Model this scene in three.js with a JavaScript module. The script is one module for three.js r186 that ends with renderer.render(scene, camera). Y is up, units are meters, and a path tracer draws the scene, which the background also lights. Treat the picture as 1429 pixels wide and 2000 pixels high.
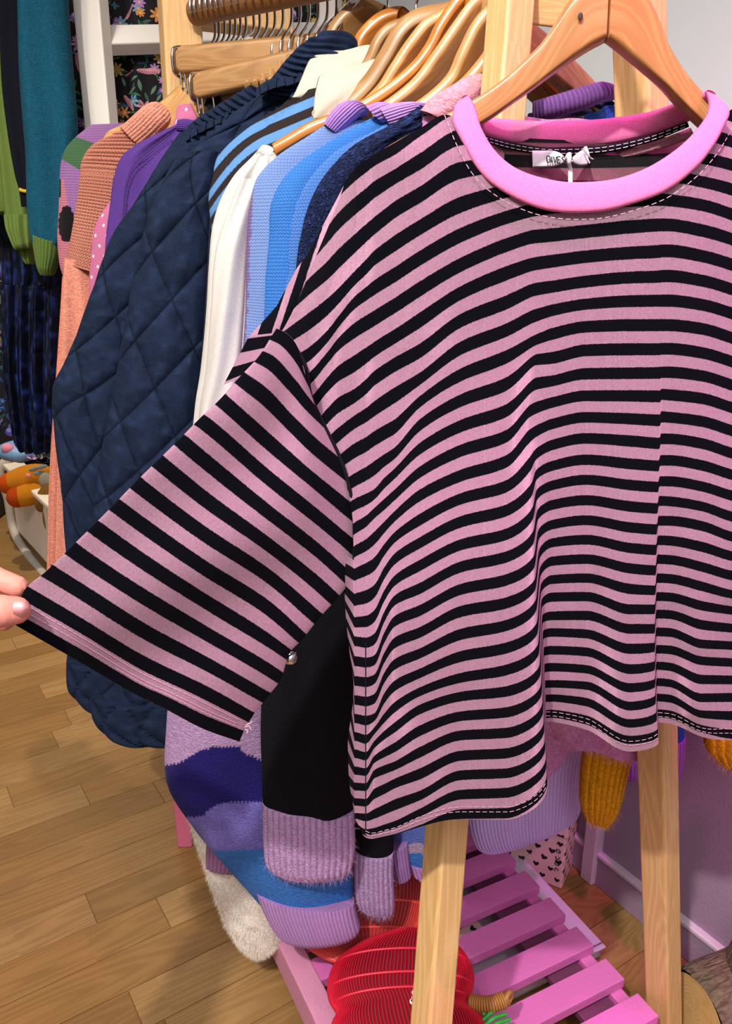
import * as THREE from 'three';
import { mergeGeometries, mergeVertices } from 'three/addons/utils/BufferGeometryUtils.js';
import { RoundedBoxGeometry } from 'three/addons/geometries/RoundedBoxGeometry.js';
import { MarchingCubes } from 'three/addons/objects/MarchingCubes.js';
import { RectAreaLightUniformsLib } from 'three/addons/lights/RectAreaLightUniformsLib.js';

// ------------------------------------------------------------------ camera, light, exposure
const S = 0.8;                       // one layout unit in metres
const CAM_H = 1.12, PITCH = 0.3368, FPX = 1570, CX = 714.5, CY = 1000;
const sP = Math.sin(PITCH), cP = Math.cos(PITCH);
const scene = new THREE.Scene();
scene.background = new THREE.Color(0x0a0a0c);
const camera = new THREE.PerspectiveCamera(2 * Math.atan(1000 / FPX) * 180 / Math.PI, 1429 / 2000, 0.02, 30);
camera.position.set(0, CAM_H, 0);
camera.rotation.set(-PITCH, 0, 0);
const renderer = new THREE.WebGLRenderer({ antialias: true });
renderer.toneMapping = THREE.LinearToneMapping;
renderer.toneMappingExposure = 0.9;
renderer.shadowMap.enabled = true;
RectAreaLightUniformsLib.init();
const CEIL = 2.6;
// ceiling lamps: [x, z, target x, y, z, colour, intensity, angle, penumbra, kind]
const SPOTS = [
  [-0.55, 0.62, -0.10, 0.75, -0.72, 0xfff4ea, 17.5, 0.58, 0.5, 'white'],
  [0.75, 0.55, 0.30, 0.90, -0.75, 0xfff4ea, 1.5, 0.45, 0.6, 'white'],
  [-0.55, -0.75, -0.15, 0.6, -1.15, 0xfff0d8, 2, 0.55, 0.6, 'white'],
  [0.52, -0.30, 0.34, 0.1, -0.98, 0xff66d8, 8, 0.42, 0.7, 'pink'],
  [-1.1, -2.2, -1.1, 0.3, -2.6, 0xffe6c0, 11, 0.7, 0.7, 'white'],
];
const FILL_PANELS = [[-0.5, 0.5, 1.2, 1.2, 0xfff6f2, 7.5], [0.5, 1.6, 1.2, 1.2, 0xfff4f4, 7.0], [-1.2, -3.2, 0.9, 0.9, 0xfff0dc, 4.0]];  // fill panels added out of view on the ceiling for soft ambient light

// ------------------------------------------------------------------ helpers
const V3 = (x, y, z) => new THREE.Vector3(x, y, z);
const clamp = (x, a = 0, b = 1) => Math.min(b, Math.max(a, x));
const lerp = (a, b, t) => a + (b - a) * t;
const sstep = (a, b, x) => { const t = clamp((x - a) / (b - a)); return t * t * (3 - 2 * t); };
function rng(seed) { let s = seed >>> 0; return () => { s = (s + 0x6d2b79f5) | 0; let t = Math.imul(s ^ (s >>> 15), 1 | s); t = (t + Math.imul(t ^ (t >>> 7), 61 | t)) ^ t; return ((t ^ (t >>> 14)) >>> 0) / 4294967296; }; }
function hash(ix, iy, s = 0) { let h = Math.imul(ix, 374761393) + Math.imul(iy, 668265263) + Math.imul(s, 2147483647 ^ 0x5bd1e995); h = Math.imul(h ^ (h >>> 13), 1274126177); return ((h ^ (h >>> 16)) >>> 0) / 4294967296; }
function noise(x, y, per = 0, s = 0) {
  const x0 = Math.floor(x), y0 = Math.floor(y), fx = x - x0, fy = y - y0;
  const m = (v) => per ? ((v % per) + per) % per : v;
  const ux = fx * fx * (3 - 2 * fx), uy = fy * fy * (3 - 2 * fy);
  return lerp(lerp(hash(m(x0), m(y0), s), hash(m(x0 + 1), m(y0), s), ux), lerp(hash(m(x0), m(y0 + 1), s), hash(m(x0 + 1), m(y0 + 1), s), ux), uy);
}
// a point of the place, from a direction out of the photographer's eye and its distance ahead (layout units)
function P(px, py, F) {
  const yc = (CY - py) / FPX, d = F / (cP + yc * sP);
  return V3((px - CX) / FPX * d * S, CAM_H + (yc * cP - sP) * d * S, -F * S);
}
function G(px, py, h = 0) {            // the same on a level plane h metres above the floor
  const yc = (CY - py) / FPX, d = (h - CAM_H) / (yc * cP - sP);
  return V3((px - CX) / FPX * d, h, -(cP + yc * sP) * d);
}
const EYE = V3(0, CAM_H, 0);
const used = {};
function numbered(n) { const k = used[n] = (used[n] ?? -1) + 1; return k ? `${n}_${String(k).padStart(3, '0')}` : n; }
function shadow(o) { o.castShadow = o.receiveShadow = true; return o; }
function mesh(name, geo, m, parent) { const o = shadow(new THREE.Mesh(geo, m)); o.name = name; if (parent) parent.add(o); return o; }
function thing(name, label, category, group) { const o = new THREE.Group(); o.name = numbered(name); o.userData = { label, category }; if (group) o.userData.group = group; return o; }
function place(o) {                    // moves the group's origin to the thing's base and adds it to the scene
  const b = new THREE.Box3();
  o.traverse((c) => { if (c.isMesh) { c.geometry.computeBoundingBox(); const bb = c.geometry.boundingBox.clone(); c.updateMatrix(); bb.applyMatrix4(c.matrix); b.union(bb); } });
  const p = V3((b.min.x + b.max.x) / 2, b.min.y, (b.min.z + b.max.z) / 2);
  for (const c of o.children) c.position.sub(p);
  o.position.copy(p); scene.add(o); return o;
}
function struct(name, geo, m, parent) { const o = mesh(parent ? name : numbered(name), geo, m, parent); if (!parent) { o.userData.kind = 'structure'; scene.add(o); } return o; }
function pchip(xs, ys) {
  const n = xs.length, d = [], m = [];
  for (let i = 0; i < n - 1; i++) d.push((ys[i + 1] - ys[i]) / (xs[i + 1] - xs[i]));
  m[0] = d[0]; m[n - 1] = d[n - 2];
  for (let i = 1; i < n - 1; i++) m[i] = d[i - 1] * d[i] <= 0 ? 0 : 2 / (1 / d[i - 1] + 1 / d[i]);
  return (x) => {
    if (x <= xs[0]) return ys[0] + (x - xs[0]) * m[0];
    if (x >= xs[n - 1]) return ys[n - 1] + (x - xs[n - 1]) * m[n - 1];
    let i = 0; while (x > xs[i + 1]) i++;
    const h = xs[i + 1] - xs[i], t = (x - xs[i]) / h, t2 = t * t, t3 = t2 * t;
    return (2 * t3 - 3 * t2 + 1) * ys[i] + (t3 - 2 * t2 + t) * h * m[i] + (-2 * t3 + 3 * t2) * ys[i + 1] + (t3 - t2) * h * m[i + 1];
  };
}
const along = (pts) => pchip(pts.map((p) => p[0]), pts.map((p) => p[1]));
function cr(a, b, c, d, t) { return 0.5 * ((2 * b) + (-a + c) * t + (2 * a - 5 * b + 4 * c - d) * t * t + (-a + 3 * b - 3 * c + d) * t * t * t); }
// grid of points -> geometry. pos(i,j) Vector3, uv(i,j)
function gridGeo(ni, nj, pos, uv, col, flip) {
  const p = [], t = [], c = [], idx = [];
  for (let j = 0; j <= nj; j++) for (let i = 0; i <= ni; i++) {
    const v = pos(i, j); p.push(v.x, v.y, v.z);
    const w = uv(i, j); t.push(w[0], w[1]);
    if (col) { const k = col(i, j); c.push(k.r, k.g, k.b); }
  }
  for (let j = 0; j < nj; j++) for (let i = 0; i < ni; i++) {
    const a = j * (ni + 1) + i, b = a + 1, d = a + ni + 1, e = d + 1;
    if (flip) idx.push(a, b, d, b, e, d); else idx.push(a, d, b, b, d, e);
  }
  const g = new THREE.BufferGeometry();
  g.setAttribute('position', new THREE.Float32BufferAttribute(p, 3));
  g.setAttribute('uv', new THREE.Float32BufferAttribute(t, 2));
  if (col) g.setAttribute('color', new THREE.Float32BufferAttribute(c, 3));
  g.setIndex(idx); g.computeVertexNormals(); return g;
}
// A cloth or wood piece with depth: rows of {L, R, t, b}: left and right edge of the piece, half depth in front and behind.
// o: nu, nv (per row gap), p (squareness), disp(u, r, um, vm) metres, col(u, r, um, vm, front), cap
function loftW(rows, o = {}) {
  const nu = o.nu ?? 26, per = o.nv ?? 10, pw = o.p ?? 2.2, n = rows.length, nj = (n - 1) * per;
  const at = (i) => rows[clamp(i, 0, n - 1)];
  const smooth = (r) => {
    const i = Math.min(n - 2, Math.floor(r)), t = r - i, [a, b, c, d] = [at(i - 1), at(i), at(i + 1), at(i + 2)];
    const f = (k) => V3(cr(a[k].x, b[k].x, c[k].x, d[k].x, t), cr(a[k].y, b[k].y, c[k].y, d[k].y, t), cr(a[k].z, b[k].z, c[k].z, d[k].z, t));
    return { L: f('L'), R: f('R'), t: lerp(b.t, c.t, t), b: lerp(b.b ?? b.t, c.b ?? c.t, t) };
  };
  const st = []; for (let j = 0; j <= nj; j++) st.push(smooth(j / per));
  const ctr = st.map((s) => s.L.clone().add(s.R).multiplyScalar(0.5));
  const vm = [0]; for (let j = 1; j <= nj; j++) vm.push(vm[j - 1] + ctr[j].distanceTo(ctr[j - 1]));
  let pn = null;
  const nor = st.map((s, j) => {
    const tg = ctr[Math.min(nj, j + 1)].clone().sub(ctr[Math.max(0, j - 1)]);
    const nn = s.R.clone().sub(s.L).cross(tg).normalize();
    if (o.face) { if (nn.dot(o.face) < 0) nn.negate(); }
    else if (pn ? nn.dot(pn) < 0 : nn.dot(EYE.clone().sub(ctr[j])) < 0) nn.negate();
    pn = nn; return nn;
  });
  const ring = nu * 2, pos = [], uv = [], col = [], idx = [];
  for (let j = 0; j <= nj; j++) {
    const s = st[j], w = s.L.distanceTo(s.R), r = j / per;
    for (let i = 0; i <= ring; i++) {
      const front = i <= nu, u = front ? i / nu : 2 - i / nu;
      let uu = u; const e = Math.pow(Math.max(0, 1 - Math.pow(Math.abs(2 * u - 1), pw)), 1 / pw);
      if (o.round) uu = 0.5 - 0.5 * Math.cos(Math.PI * u);
      const ee = o.round ? Math.sin(Math.PI * u) : e;
      let z = front ? s.t * ee : -s.b * ee;
      if (o.disp) z += o.disp(uu, r, uu * w, vm[j], front) * Math.min(1, ee * (o.edge ?? 1.4));
      const q = s.L.clone().lerp(s.R, uu).addScaledVector(nor[j], z);
      if (o.warp) o.warp(q, uu, r, nor[j]);
      pos.push(q.x, q.y, q.z); uv.push(front ? uu * w : -uu * w, vm[j]);
      if (o.col) { const c = o.col(uu, r, uu * w, vm[j], front); col.push(c.r, c.g, c.b); }
    }
  }
  const m = ring + 1;
  for (let j = 0; j < nj; j++) for (let i = 0; i < ring; i++) { const a = j * m + i, b = a + 1, d = a + m, e = d + 1; idx.push(a, d, b, b, d, e); }
  if (o.cap) for (const [j, fl] of [[0, 0], [nj, 1]]) {
    const c = pos.length / 3; pos.push(ctr[j].x, ctr[j].y, ctr[j].z); uv.push(0, vm[j]); if (o.col) { const k = o.col(0.5, j / per, 0, vm[j], true); col.push(k.r, k.g, k.b); }
    for (let i = 0; i < ring; i++) fl ? idx.push(c, j * m + i + 1, j * m + i) : idx.push(c, j * m + i, j * m + i + 1);
  }
  const g = new THREE.BufferGeometry();
  g.setAttribute('position', new THREE.Float32BufferAttribute(pos, 3));
  g.setAttribute('uv', new THREE.Float32BufferAttribute(uv, 2));
  if (o.col) g.setAttribute('color', new THREE.Float32BufferAttribute(col, 3));
  g.setIndex(idx); g.computeVertexNormals();
  // close the shading seam of the ring
  const N = g.attributes.normal;
  for (let j = 0; j <= nj; j++) { const a = j * m, b = a + ring; const x = N.getX(a) + N.getX(b), y = N.getY(a) + N.getY(b), z = N.getZ(a) + N.getZ(b), l = Math.hypot(x, y, z) || 1; N.setXYZ(a, x / l, y / l, z / l); N.setXYZ(b, x / l, y / l, z / l); }
  return g;
}
// rows [xl, yl, xr, yr, F, t, Fr?] seen from the photographer's eye
const loft = (rows, o) => loftW(rows.map(([a, b, c, d, F, t, Fr]) => ({ L: P(a, b, F), R: P(c, d, Fr ?? F), t })), o);
function tube(pts, r, seg = 60, rad = 8, closed = false) { return new THREE.TubeGeometry(new THREE.CatmullRomCurve3(pts, closed, 'centripetal'), seg, r, rad, closed); }
function beam(a, b, w, d, twist = 0, bev = 0.003) {       // a rounded square bar from a to b
  const L = a.distanceTo(b), g = new RoundedBoxGeometry(w, L, d, 2, bev);
  const p = g.attributes.position, uv = g.attributes.uv;
  for (let i = 0; i < p.count; i++) uv.setXY(i, p.getX(i) + p.getZ(i) * 1.0, p.getY(i));
  g.rotateY(twist);
  const q = new THREE.Quaternion().setFromUnitVectors(V3(0, 1, 0), b.clone().sub(a).normalize());
  g.applyQuaternion(q); const m = a.clone().add(b).multiplyScalar(0.5); g.translate(m.x, m.y, m.z); return g;
}
function boxAt(c, ux, uz, w, h, d, bev = 0.003) {          // box of w along ux, h up, d along uz, its bottom centre at c
  const g = new RoundedBoxGeometry(w, h, d, 2, bev), p = g.attributes.position, uv = g.attributes.uv, nn = g.attributes.normal;
  for (let i = 0; i < p.count; i++) { const ny = Math.abs(nn.getY(i)), nx = Math.abs(nn.getX(i)); uv.setXY(i, nx > 0.6 ? p.getZ(i) : p.getX(i), ny > 0.6 ? p.getZ(i) : p.getY(i)); }
  const m = new THREE.Matrix4().makeBasis(ux, V3(0, 1, 0), ux.clone().cross(V3(0, 1, 0))); g.translate(0, h / 2, 0); g.applyMatrix4(m); g.translate(c.x, c.y, c.z); return g;
}
function stitches(pts, len, gap, r, off = 0) {             // a row of thread dashes along points
  const c = new THREE.CatmullRomCurve3(pts, false, 'centripetal'), L = c.getLength(), out = [];
  for (let s = off; s + len < L; s += len + gap) {
    const a = c.getPointAt(s / L), b = c.getPointAt((s + len) / L), g = new THREE.CapsuleGeometry(r, a.distanceTo(b), 2, 5);
    g.applyQuaternion(new THREE.Quaternion().setFromUnitVectors(V3(0, 1, 0), b.clone().sub(a).normalize()));
    g.translate((a.x + b.x) / 2, (a.y + b.y) / 2, (a.z + b.z) / 2); out.push(g);
  }
  return mergeGeometries(out);
}
function hairs(geo, count, len, w, seed, droop = 0.3, curl = 0.5, mask) {   // short fibres standing on a surface
  const R = rng(seed), p = geo.attributes.position, n = geo.attributes.normal, ix = geo.index, pos = [], N = ix.count / 3;
  let made = 0, tries = 0;
  while (made < count && tries++ < count * 20) {
    const f = Math.floor(R() * N) * 3, ids = [ix.getX(f), ix.getX(f + 1), ix.getX(f + 2)], a = R(), b = R() * (1 - a), c = 1 - a - b;
    const q = V3(0, 0, 0), m = V3(0, 0, 0); [a, b, c].forEach((k, i) => { q.addScaledVector(V3(p.getX(ids[i]), p.getY(ids[i]), p.getZ(ids[i])), k); m.addScaledVector(V3(n.getX(ids[i]), n.getY(ids[i]), n.getZ(ids[i])), k); });
    if (mask && !mask(q)) continue;
    m.normalize().add(V3((R() - 0.5) * curl * 2, (R() - 0.5) * curl * 2 - droop, (R() - 0.5) * curl * 2)).normalize();
    const l = len * (0.5 + R()), side = V3(R() - 0.5, R() - 0.5, R() - 0.5).cross(m).normalize().multiplyScalar(w);
    const mid = q.clone().addScaledVector(m, l * 0.55), tip = q.clone().addScaledVector(m, l).add(V3((R() - 0.5) * l * 0.5, -droop * l * 0.5, (R() - 0.5) * l * 0.5));
    const A = q.clone().sub(side), B = q.clone().add(side), C = mid.clone().sub(side.clone().multiplyScalar(0.8)), D = mid.clone().add(side.clone().multiplyScalar(0.8));
    for (const v of [A, B, C, B, D, C, C, D, tip]) pos.push(v.x, v.y, v.z);
    made++;
  }
  const g = new THREE.BufferGeometry(); g.setAttribute('position', new THREE.Float32BufferAttribute(pos, 3)); g.computeVertexNormals(); return g;
}

// ------------------------------------------------------------------ textures and materials
function dtex(w, h, fn, size, srgb = true) {               // fn(x, y) -> [r, g, b] 0..255, tile of size metres
  const d = new Uint8Array(w * h * 4);
  for (let y = 0; y < h; y++) for (let x = 0; x < w; x++) { const c = fn(x, y), i = (y * w + x) * 4; d[i] = clamp(c[0], 0, 255); d[i + 1] = clamp(c[1], 0, 255); d[i + 2] = clamp(c[2], 0, 255); d[i + 3] = 255; }
  const t = new THREE.DataTexture(d, w, h); t.wrapS = t.wrapT = THREE.RepeatWrapping; t.magFilter = THREE.LinearFilter; t.minFilter = THREE.LinearMipmapLinearFilter; t.generateMipmaps = true;
  if (srgb) t.colorSpace = THREE.SRGBColorSpace;
  const [sx, sy] = Array.isArray(size) ? size : [size, size]; t.repeat.set(1 / sx, 1 / sy); t.needsUpdate = true; return t;
}
function ctex(w, h, draw, size) {
  const c = document.createElement('canvas'); c.width = w; c.height = h; draw(c.getContext('2d'), w, h);
  const t = new THREE.CanvasTexture(c); t.wrapS = t.wrapT = THREE.RepeatWrapping; t.colorSpace = THREE.SRGBColorSpace; t.magFilter = THREE.LinearFilter;
  const [sx, sy] = Array.isArray(size) ? size : [size, size]; t.repeat.set(1 / sx, 1 / sy); return t;
}
const grey = (v) => [v, v, v];
// one stitch of stocking knit: two slanted lobes
const knitH = (x, y, n, w) => { const cx = x / w * n, cy = y / w * n, fx = cx - Math.floor(cx), sl = Math.abs(fx - 0.5) * 2, fy = cy + sl * 0.55; const f = fy - Math.floor(fy); return (0.35 + 0.65 * Math.sin(Math.PI * f)) * (1 - 0.75 * Math.pow(Math.abs(sl - 0.5) * 2, 3)); };
const T = {};
T.knitC = dtex(256, 256, (x, y) => grey(165 + 90 * knitH(x, y, 8, 256) + (noise(x / 3, y / 3, 0, 3) - 0.5) * 14), 0.03);
T.knitB = dtex(256, 256, (x, y) => grey(255 * knitH(x, y, 8, 256)), 0.03, false);
T.chunkC = dtex(256, 256, (x, y) => grey(140 + 115 * knitH(x, y, 6, 256) + (noise(x / 3, y / 3, 0, 4) - 0.5) * 24), 0.028);
T.chunkB = dtex(256, 256, (x, y) => grey(255 * knitH(x, y, 6, 256)), 0.028, false);
T.terryB = dtex(512, 512, (x, y) => grey(150 * noise(x / 4, y / 4, 128, 1) + 105 * noise(x / 2, y / 2, 256, 2)), 0.10, false);
T.fuzzC = dtex(512, 512, (x, y) => grey(188 + 42 * noise(x / 12, y / 8, 0, 5) + 24 * noise(x / 3, y / 3, 0, 6)), 0.09);
T.fuzzB = dtex(512, 512, (x, y) => grey(160 * noise(x / 12, y / 6, 0, 5) + 95 * noise(x / 3, y / 3, 0, 6)), 0.09, false);
T.bouC = dtex(512, 512, (x, y) => { const a = noise(x / 13, y / 13, 0, 8), b = noise(x / 5, y / 5, 0, 9); return grey(40 + 215 * Math.pow(Math.abs(a - 0.5) * 1.3 + b * 0.6, 1.3)); }, 0.075);
T.bouB = dtex(512, 512, (x, y) => { const a = noise(x / 13, y / 13, 0, 8), b = noise(x / 5, y / 5, 0, 9); return grey(255 * clamp(Math.abs(a - 0.5) * 1.3 + b * 0.6)); }, 0.075, false);
T.denimC = dtex(512, 512, (x, y) => { const a = noise(x / 40, y / 40, 0, 11), b = noise(x / 6, y / 3, 0, 12), c = noise(x / 2, y / 2, 0, 13); return grey(140 + 62 * a * a + 32 * b + 34 * c); }, 0.14);
T.denimB = dtex(512, 512, (x, y) => grey(90 * noise(x / 4, y / 3, 0, 12) + 160 * noise(x / 40, y / 30, 0, 14)), 0.14, false);
T.jersey = dtex(256, 256, (x, y) => grey(222 + 26 * noise(x / 2, y / 5, 0, 15) + 8 * ((x >> 1) & 1)), 0.05);
T.plainB = dtex(256, 256, (x, y) => grey(255 * noise(x / 2, y / 2, 0, 16)), 0.05, false);
function woodTex(c0, c1, c2, seed, size, rings, knots) {
  return dtex(512, 1024, (x, y) => {
    const w = noise(x / 90, y / 420, 0, seed) * 2.2 + 0.5 * noise(x / 30, y / 200, 0, seed + 1);
    let g = 0.5 + 0.5 * Math.sin((x / 512 * rings + w * 3) * 6.283); g = Math.pow(g, 1.6);
    const f = noise(x / 1.6, y / 60, 0, seed + 2), b = noise(x / 120, y / 300, 0, seed + 3);
    let t = 0.55 * g + 0.3 * f + 0.15 * b;
    const c = [0, 1, 2].map((i) => t < 0.5 ? lerp(c0[i], c1[i], t * 2) : lerp(c1[i], c2[i], t * 2 - 1));
    return c;
  }, size);
}
T.pine = woodTex([202, 160, 104], [214, 174, 118], [224, 188, 134], 21, [0.09, 0.6], 3);
T.beech = woodTex([178, 132, 78], [192, 147, 90], [206, 163, 106], 31, [0.16, 0.3], 3);
T.beechD = woodTex([146, 106, 60], [160, 120, 72], [174, 134, 84], 36, [0.12, 0.3], 4);
T.oak = woodTex([140, 108, 64], [154, 120, 73], [166, 131, 82], 41, [0.22, 1.3], 7);
T.oak2 = woodTex([132, 100, 58], [146, 113, 68], [158, 124, 77], 47, [0.18, 1.1], 6);
T.paintB = dtex(256, 256, (x, y) => grey(120 * noise(x / 30, y / 4, 0, 51) + 135 * noise(x / 3, y / 3, 0, 52)), 0.2, false);
T.wallB = dtex(256, 256, (x, y) => grey(255 * noise(x / 5, y / 5, 0, 53)), 0.15, false);
T.bark = dtex(256, 512, (x, y) => { const a = noise(x / 12, y / 40, 0, 61), b = noise(x / 5, y / 14, 0, 62), k = Math.pow(1 - Math.abs(a - 0.5) * 2, 4); return [96 - 26 * k + 30 * b, 82 - 24 * k + 26 * b, 66 - 20 * k + 22 * b]; }, [0.12, 0.24]);
T.barkB = dtex(256, 512, (x, y) => { const a = noise(x / 12, y / 40, 0, 61), b = noise(x / 5, y / 14, 0, 62); return grey(200 * Math.abs(a - 0.5) * 2 + 55 * b); }, [0.12, 0.24], false);
T.velvet = dtex(256, 512, (x, y) => { const a = noise(x / 9, y / 22, 0, 71), b = noise(x / 22, y / 60, 0, 72), st = 0.5 + 0.5 * Math.sin(x / 256 * 6.283 * 7 + b * 3); const v = clamp(a * 0.9 + st * 0.4 - 0.25); return [6 + 30 * v * v, 9 + 50 * v * v, 22 + 108 * v * v]; }, [0.12, 0.3]);
// tee: one stripe period is v = 1; four periods per tile, 0.12 m wide
T.tee = dtex(512, 512, (x, y) => {
  const k = y / 128 + (noise(x / 2.2, y / 2.2, 0, 81) - 0.5) * 0.028, f = Math.abs(((k + 0.5) % 1 + 1) % 1 - 0.5);
  const n = noise(x / 2, y / 3, 0, 82), n2 = noise(x / 5, y / 4, 0, 83), a = sstep(0.238, 0.262, f);
  const pink = [217 + 22 * (n - 0.5) + 8 * (n2 - 0.5), 170 + 32 * (n - 0.5) + 11 * (n2 - 0.5), 197 + 28 * (n - 0.5) + 9 * (n2 - 0.5)], blk = [6 + 7 * n, 9 + 7 * n, 18 + 11 * n];
  return blk.map((b, i) => lerp(b, pink[i], a));
}, [0.12, 4]);
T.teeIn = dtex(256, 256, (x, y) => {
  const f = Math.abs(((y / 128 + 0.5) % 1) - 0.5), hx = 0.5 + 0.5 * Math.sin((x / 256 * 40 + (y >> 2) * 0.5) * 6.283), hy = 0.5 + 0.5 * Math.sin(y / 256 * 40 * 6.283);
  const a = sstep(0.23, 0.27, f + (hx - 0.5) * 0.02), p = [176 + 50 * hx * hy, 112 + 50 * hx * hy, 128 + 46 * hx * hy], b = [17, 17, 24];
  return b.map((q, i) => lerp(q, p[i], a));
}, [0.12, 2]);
function flower(g, x, y, r, n, c, c2) { for (let i = 0; i < n; i++) { g.save(); g.translate(x, y); g.rotate(i / n * 6.283); g.fillStyle = c; g.beginPath(); g.ellipse(r * 0.6, 0, r * 0.45, r * 0.2, 0, 0, 7); g.fill(); g.restore(); } g.fillStyle = c2; g.beginPath(); g.arc(x, y, r * 0.22, 0, 7); g.fill(); }
T.floral = ctex(1024, 1024, (g, W) => {
  g.fillStyle = '#0b0b12'; g.fillRect(0, 0, W, W); const R = rng(5);
  const cols = ['#b583c8', '#e2a0b4', '#d9914a', '#6f9dc4', '#d9c06a', '#8a5aa8', '#c98aa0'];
  for (let i = 0; i < 420; i++) { const x = R() * W, y = R() * W, a = R() * 6.3, l = 26 + R() * 34; for (const ox of [-W, 0, W]) for (const oy of [-W, 0, W]) { g.save(); g.translate(x + ox, y + oy); g.rotate(a); g.fillStyle = ['#2f6b55', '#3c5a48', '#2d5a78', '#5d8a6a'][i % 4]; g.beginPath(); g.moveTo(0, 0); g.quadraticCurveTo(l / 2, -l * 0.28, l, 0); g.quadraticCurveTo(l / 2, l * 0.28, 0, 0); g.fill(); g.restore(); } }
  for (let i = 0; i < 230; i++) { const x = 30 + R() * (W - 60), y = 30 + R() * (W - 60), r = 14 + R() * 20, k = i % 5; const c = cols[Math.floor(R() * 7)];
    if (k < 3) flower(g, x, y, r, 6 + (i % 5), c, '#e8c76a');
    else if (k === 3) { g.save(); g.translate(x, y); g.rotate(R() * 6.3); g.fillStyle = '#dc9aa6'; g.beginPath(); g.ellipse(0, 0, r * 1.6, r * 0.42, 0, 0, 7); g.fill(); g.strokeStyle = '#7c4660'; g.lineWidth = 3; for (let q = -4; q < 5; q++) { g.beginPath(); g.moveTo(q * r * 0.3, 0); g.lineTo(q * r * 0.3 + 8, r * 0.4); g.stroke(); } g.restore(); }
    else { g.save(); g.translate(x, y); g.rotate(0.4); g.fillStyle = '#cfb2dc'; g.beginPath(); g.arc(0, 0, r, 0, 7); g.fill(); g.fillStyle = '#8a55a6'; g.beginPath(); g.arc(0, 0, r, 1.57, 4.71); g.arc(0, -r / 2, r / 2, 4.71, 1.57); g.arc(0, r / 2, r / 2, 4.71, 1.57, true); g.fill(); g.fillStyle = '#8a55a6'; g.beginPath(); g.arc(0, -r / 2 + 1, r * 0.14, 0, 7); g.fill(); g.fillStyle = '#cfb2dc'; g.beginPath(); g.arc(0, r / 2, r * 0.14, 0, 7); g.fill(); g.restore(); } }
}, 0.34);
T.hearts = ctex(512, 512, (g, W) => {
  g.fillStyle = '#ecc9c8'; g.fillRect(0, 0, W, W); g.fillStyle = '#191417';
  for (let r = 0; r < 8; r++) for (let c = 0; c < 6; c++) { const x = (c + 0.25 + (r % 2) * 0.5) * W / 6, y = (r + 0.5) * W / 8, s = 16 + 5 * hash(r, c, 9); g.save(); g.translate(x, y); g.rotate((hash(r, c, 4) - 0.5) * 0.8); g.beginPath(); g.moveTo(0, s); g.bezierCurveTo(-s * 1.8, -s * 0.3, -s * 0.7, -s * 1.3, 0, -s * 0.35); g.bezierCurveTo(s * 0.7, -s * 1.3, s * 1.8, -s * 0.3, 0, s); g.fill(); g.restore(); }
}, 0.16);
T.dots = ctex(256, 256, (g, W) => { g.fillStyle = '#b5648c'; g.fillRect(0, 0, W, W); g.fillStyle = '#f0d8dc'; for (let r = 0; r < 6; r++) for (let c = 0; c < 5; c++) { g.beginPath(); g.ellipse((c + 0.3 + (r % 2) * 0.5) * W / 5, (r + 0.5) * W / 6, 5, 7, 0.4, 0, 7); g.fill(); } }, 0.09);
const std = (color, o = {}) => new THREE.MeshStandardMaterial({ color, roughness: 0.92, side: THREE.DoubleSide, ...o });
const cloth = (color, o = {}) => new THREE.MeshPhysicalMaterial({ color, roughness: 0.95, specularIntensity: 0.35, side: THREE.DoubleSide, sheen: 0.25, sheenRoughness: 0.6, sheenColor: new THREE.Color(color), map: T.jersey, bumpMap: T.plainB, bumpScale: 0.00012, ...o });
const knit = (color, o = {}) => cloth(color, { map: T.knitC, bumpMap: T.knitB, bumpScale: 0.0012, ...o });
const fuzz = (color, o = {}) => cloth(color, { map: T.fuzzC, bumpMap: T.fuzzB, bumpScale: 0.0007, ...o });
const vcol = { vertexColors: true };
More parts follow.
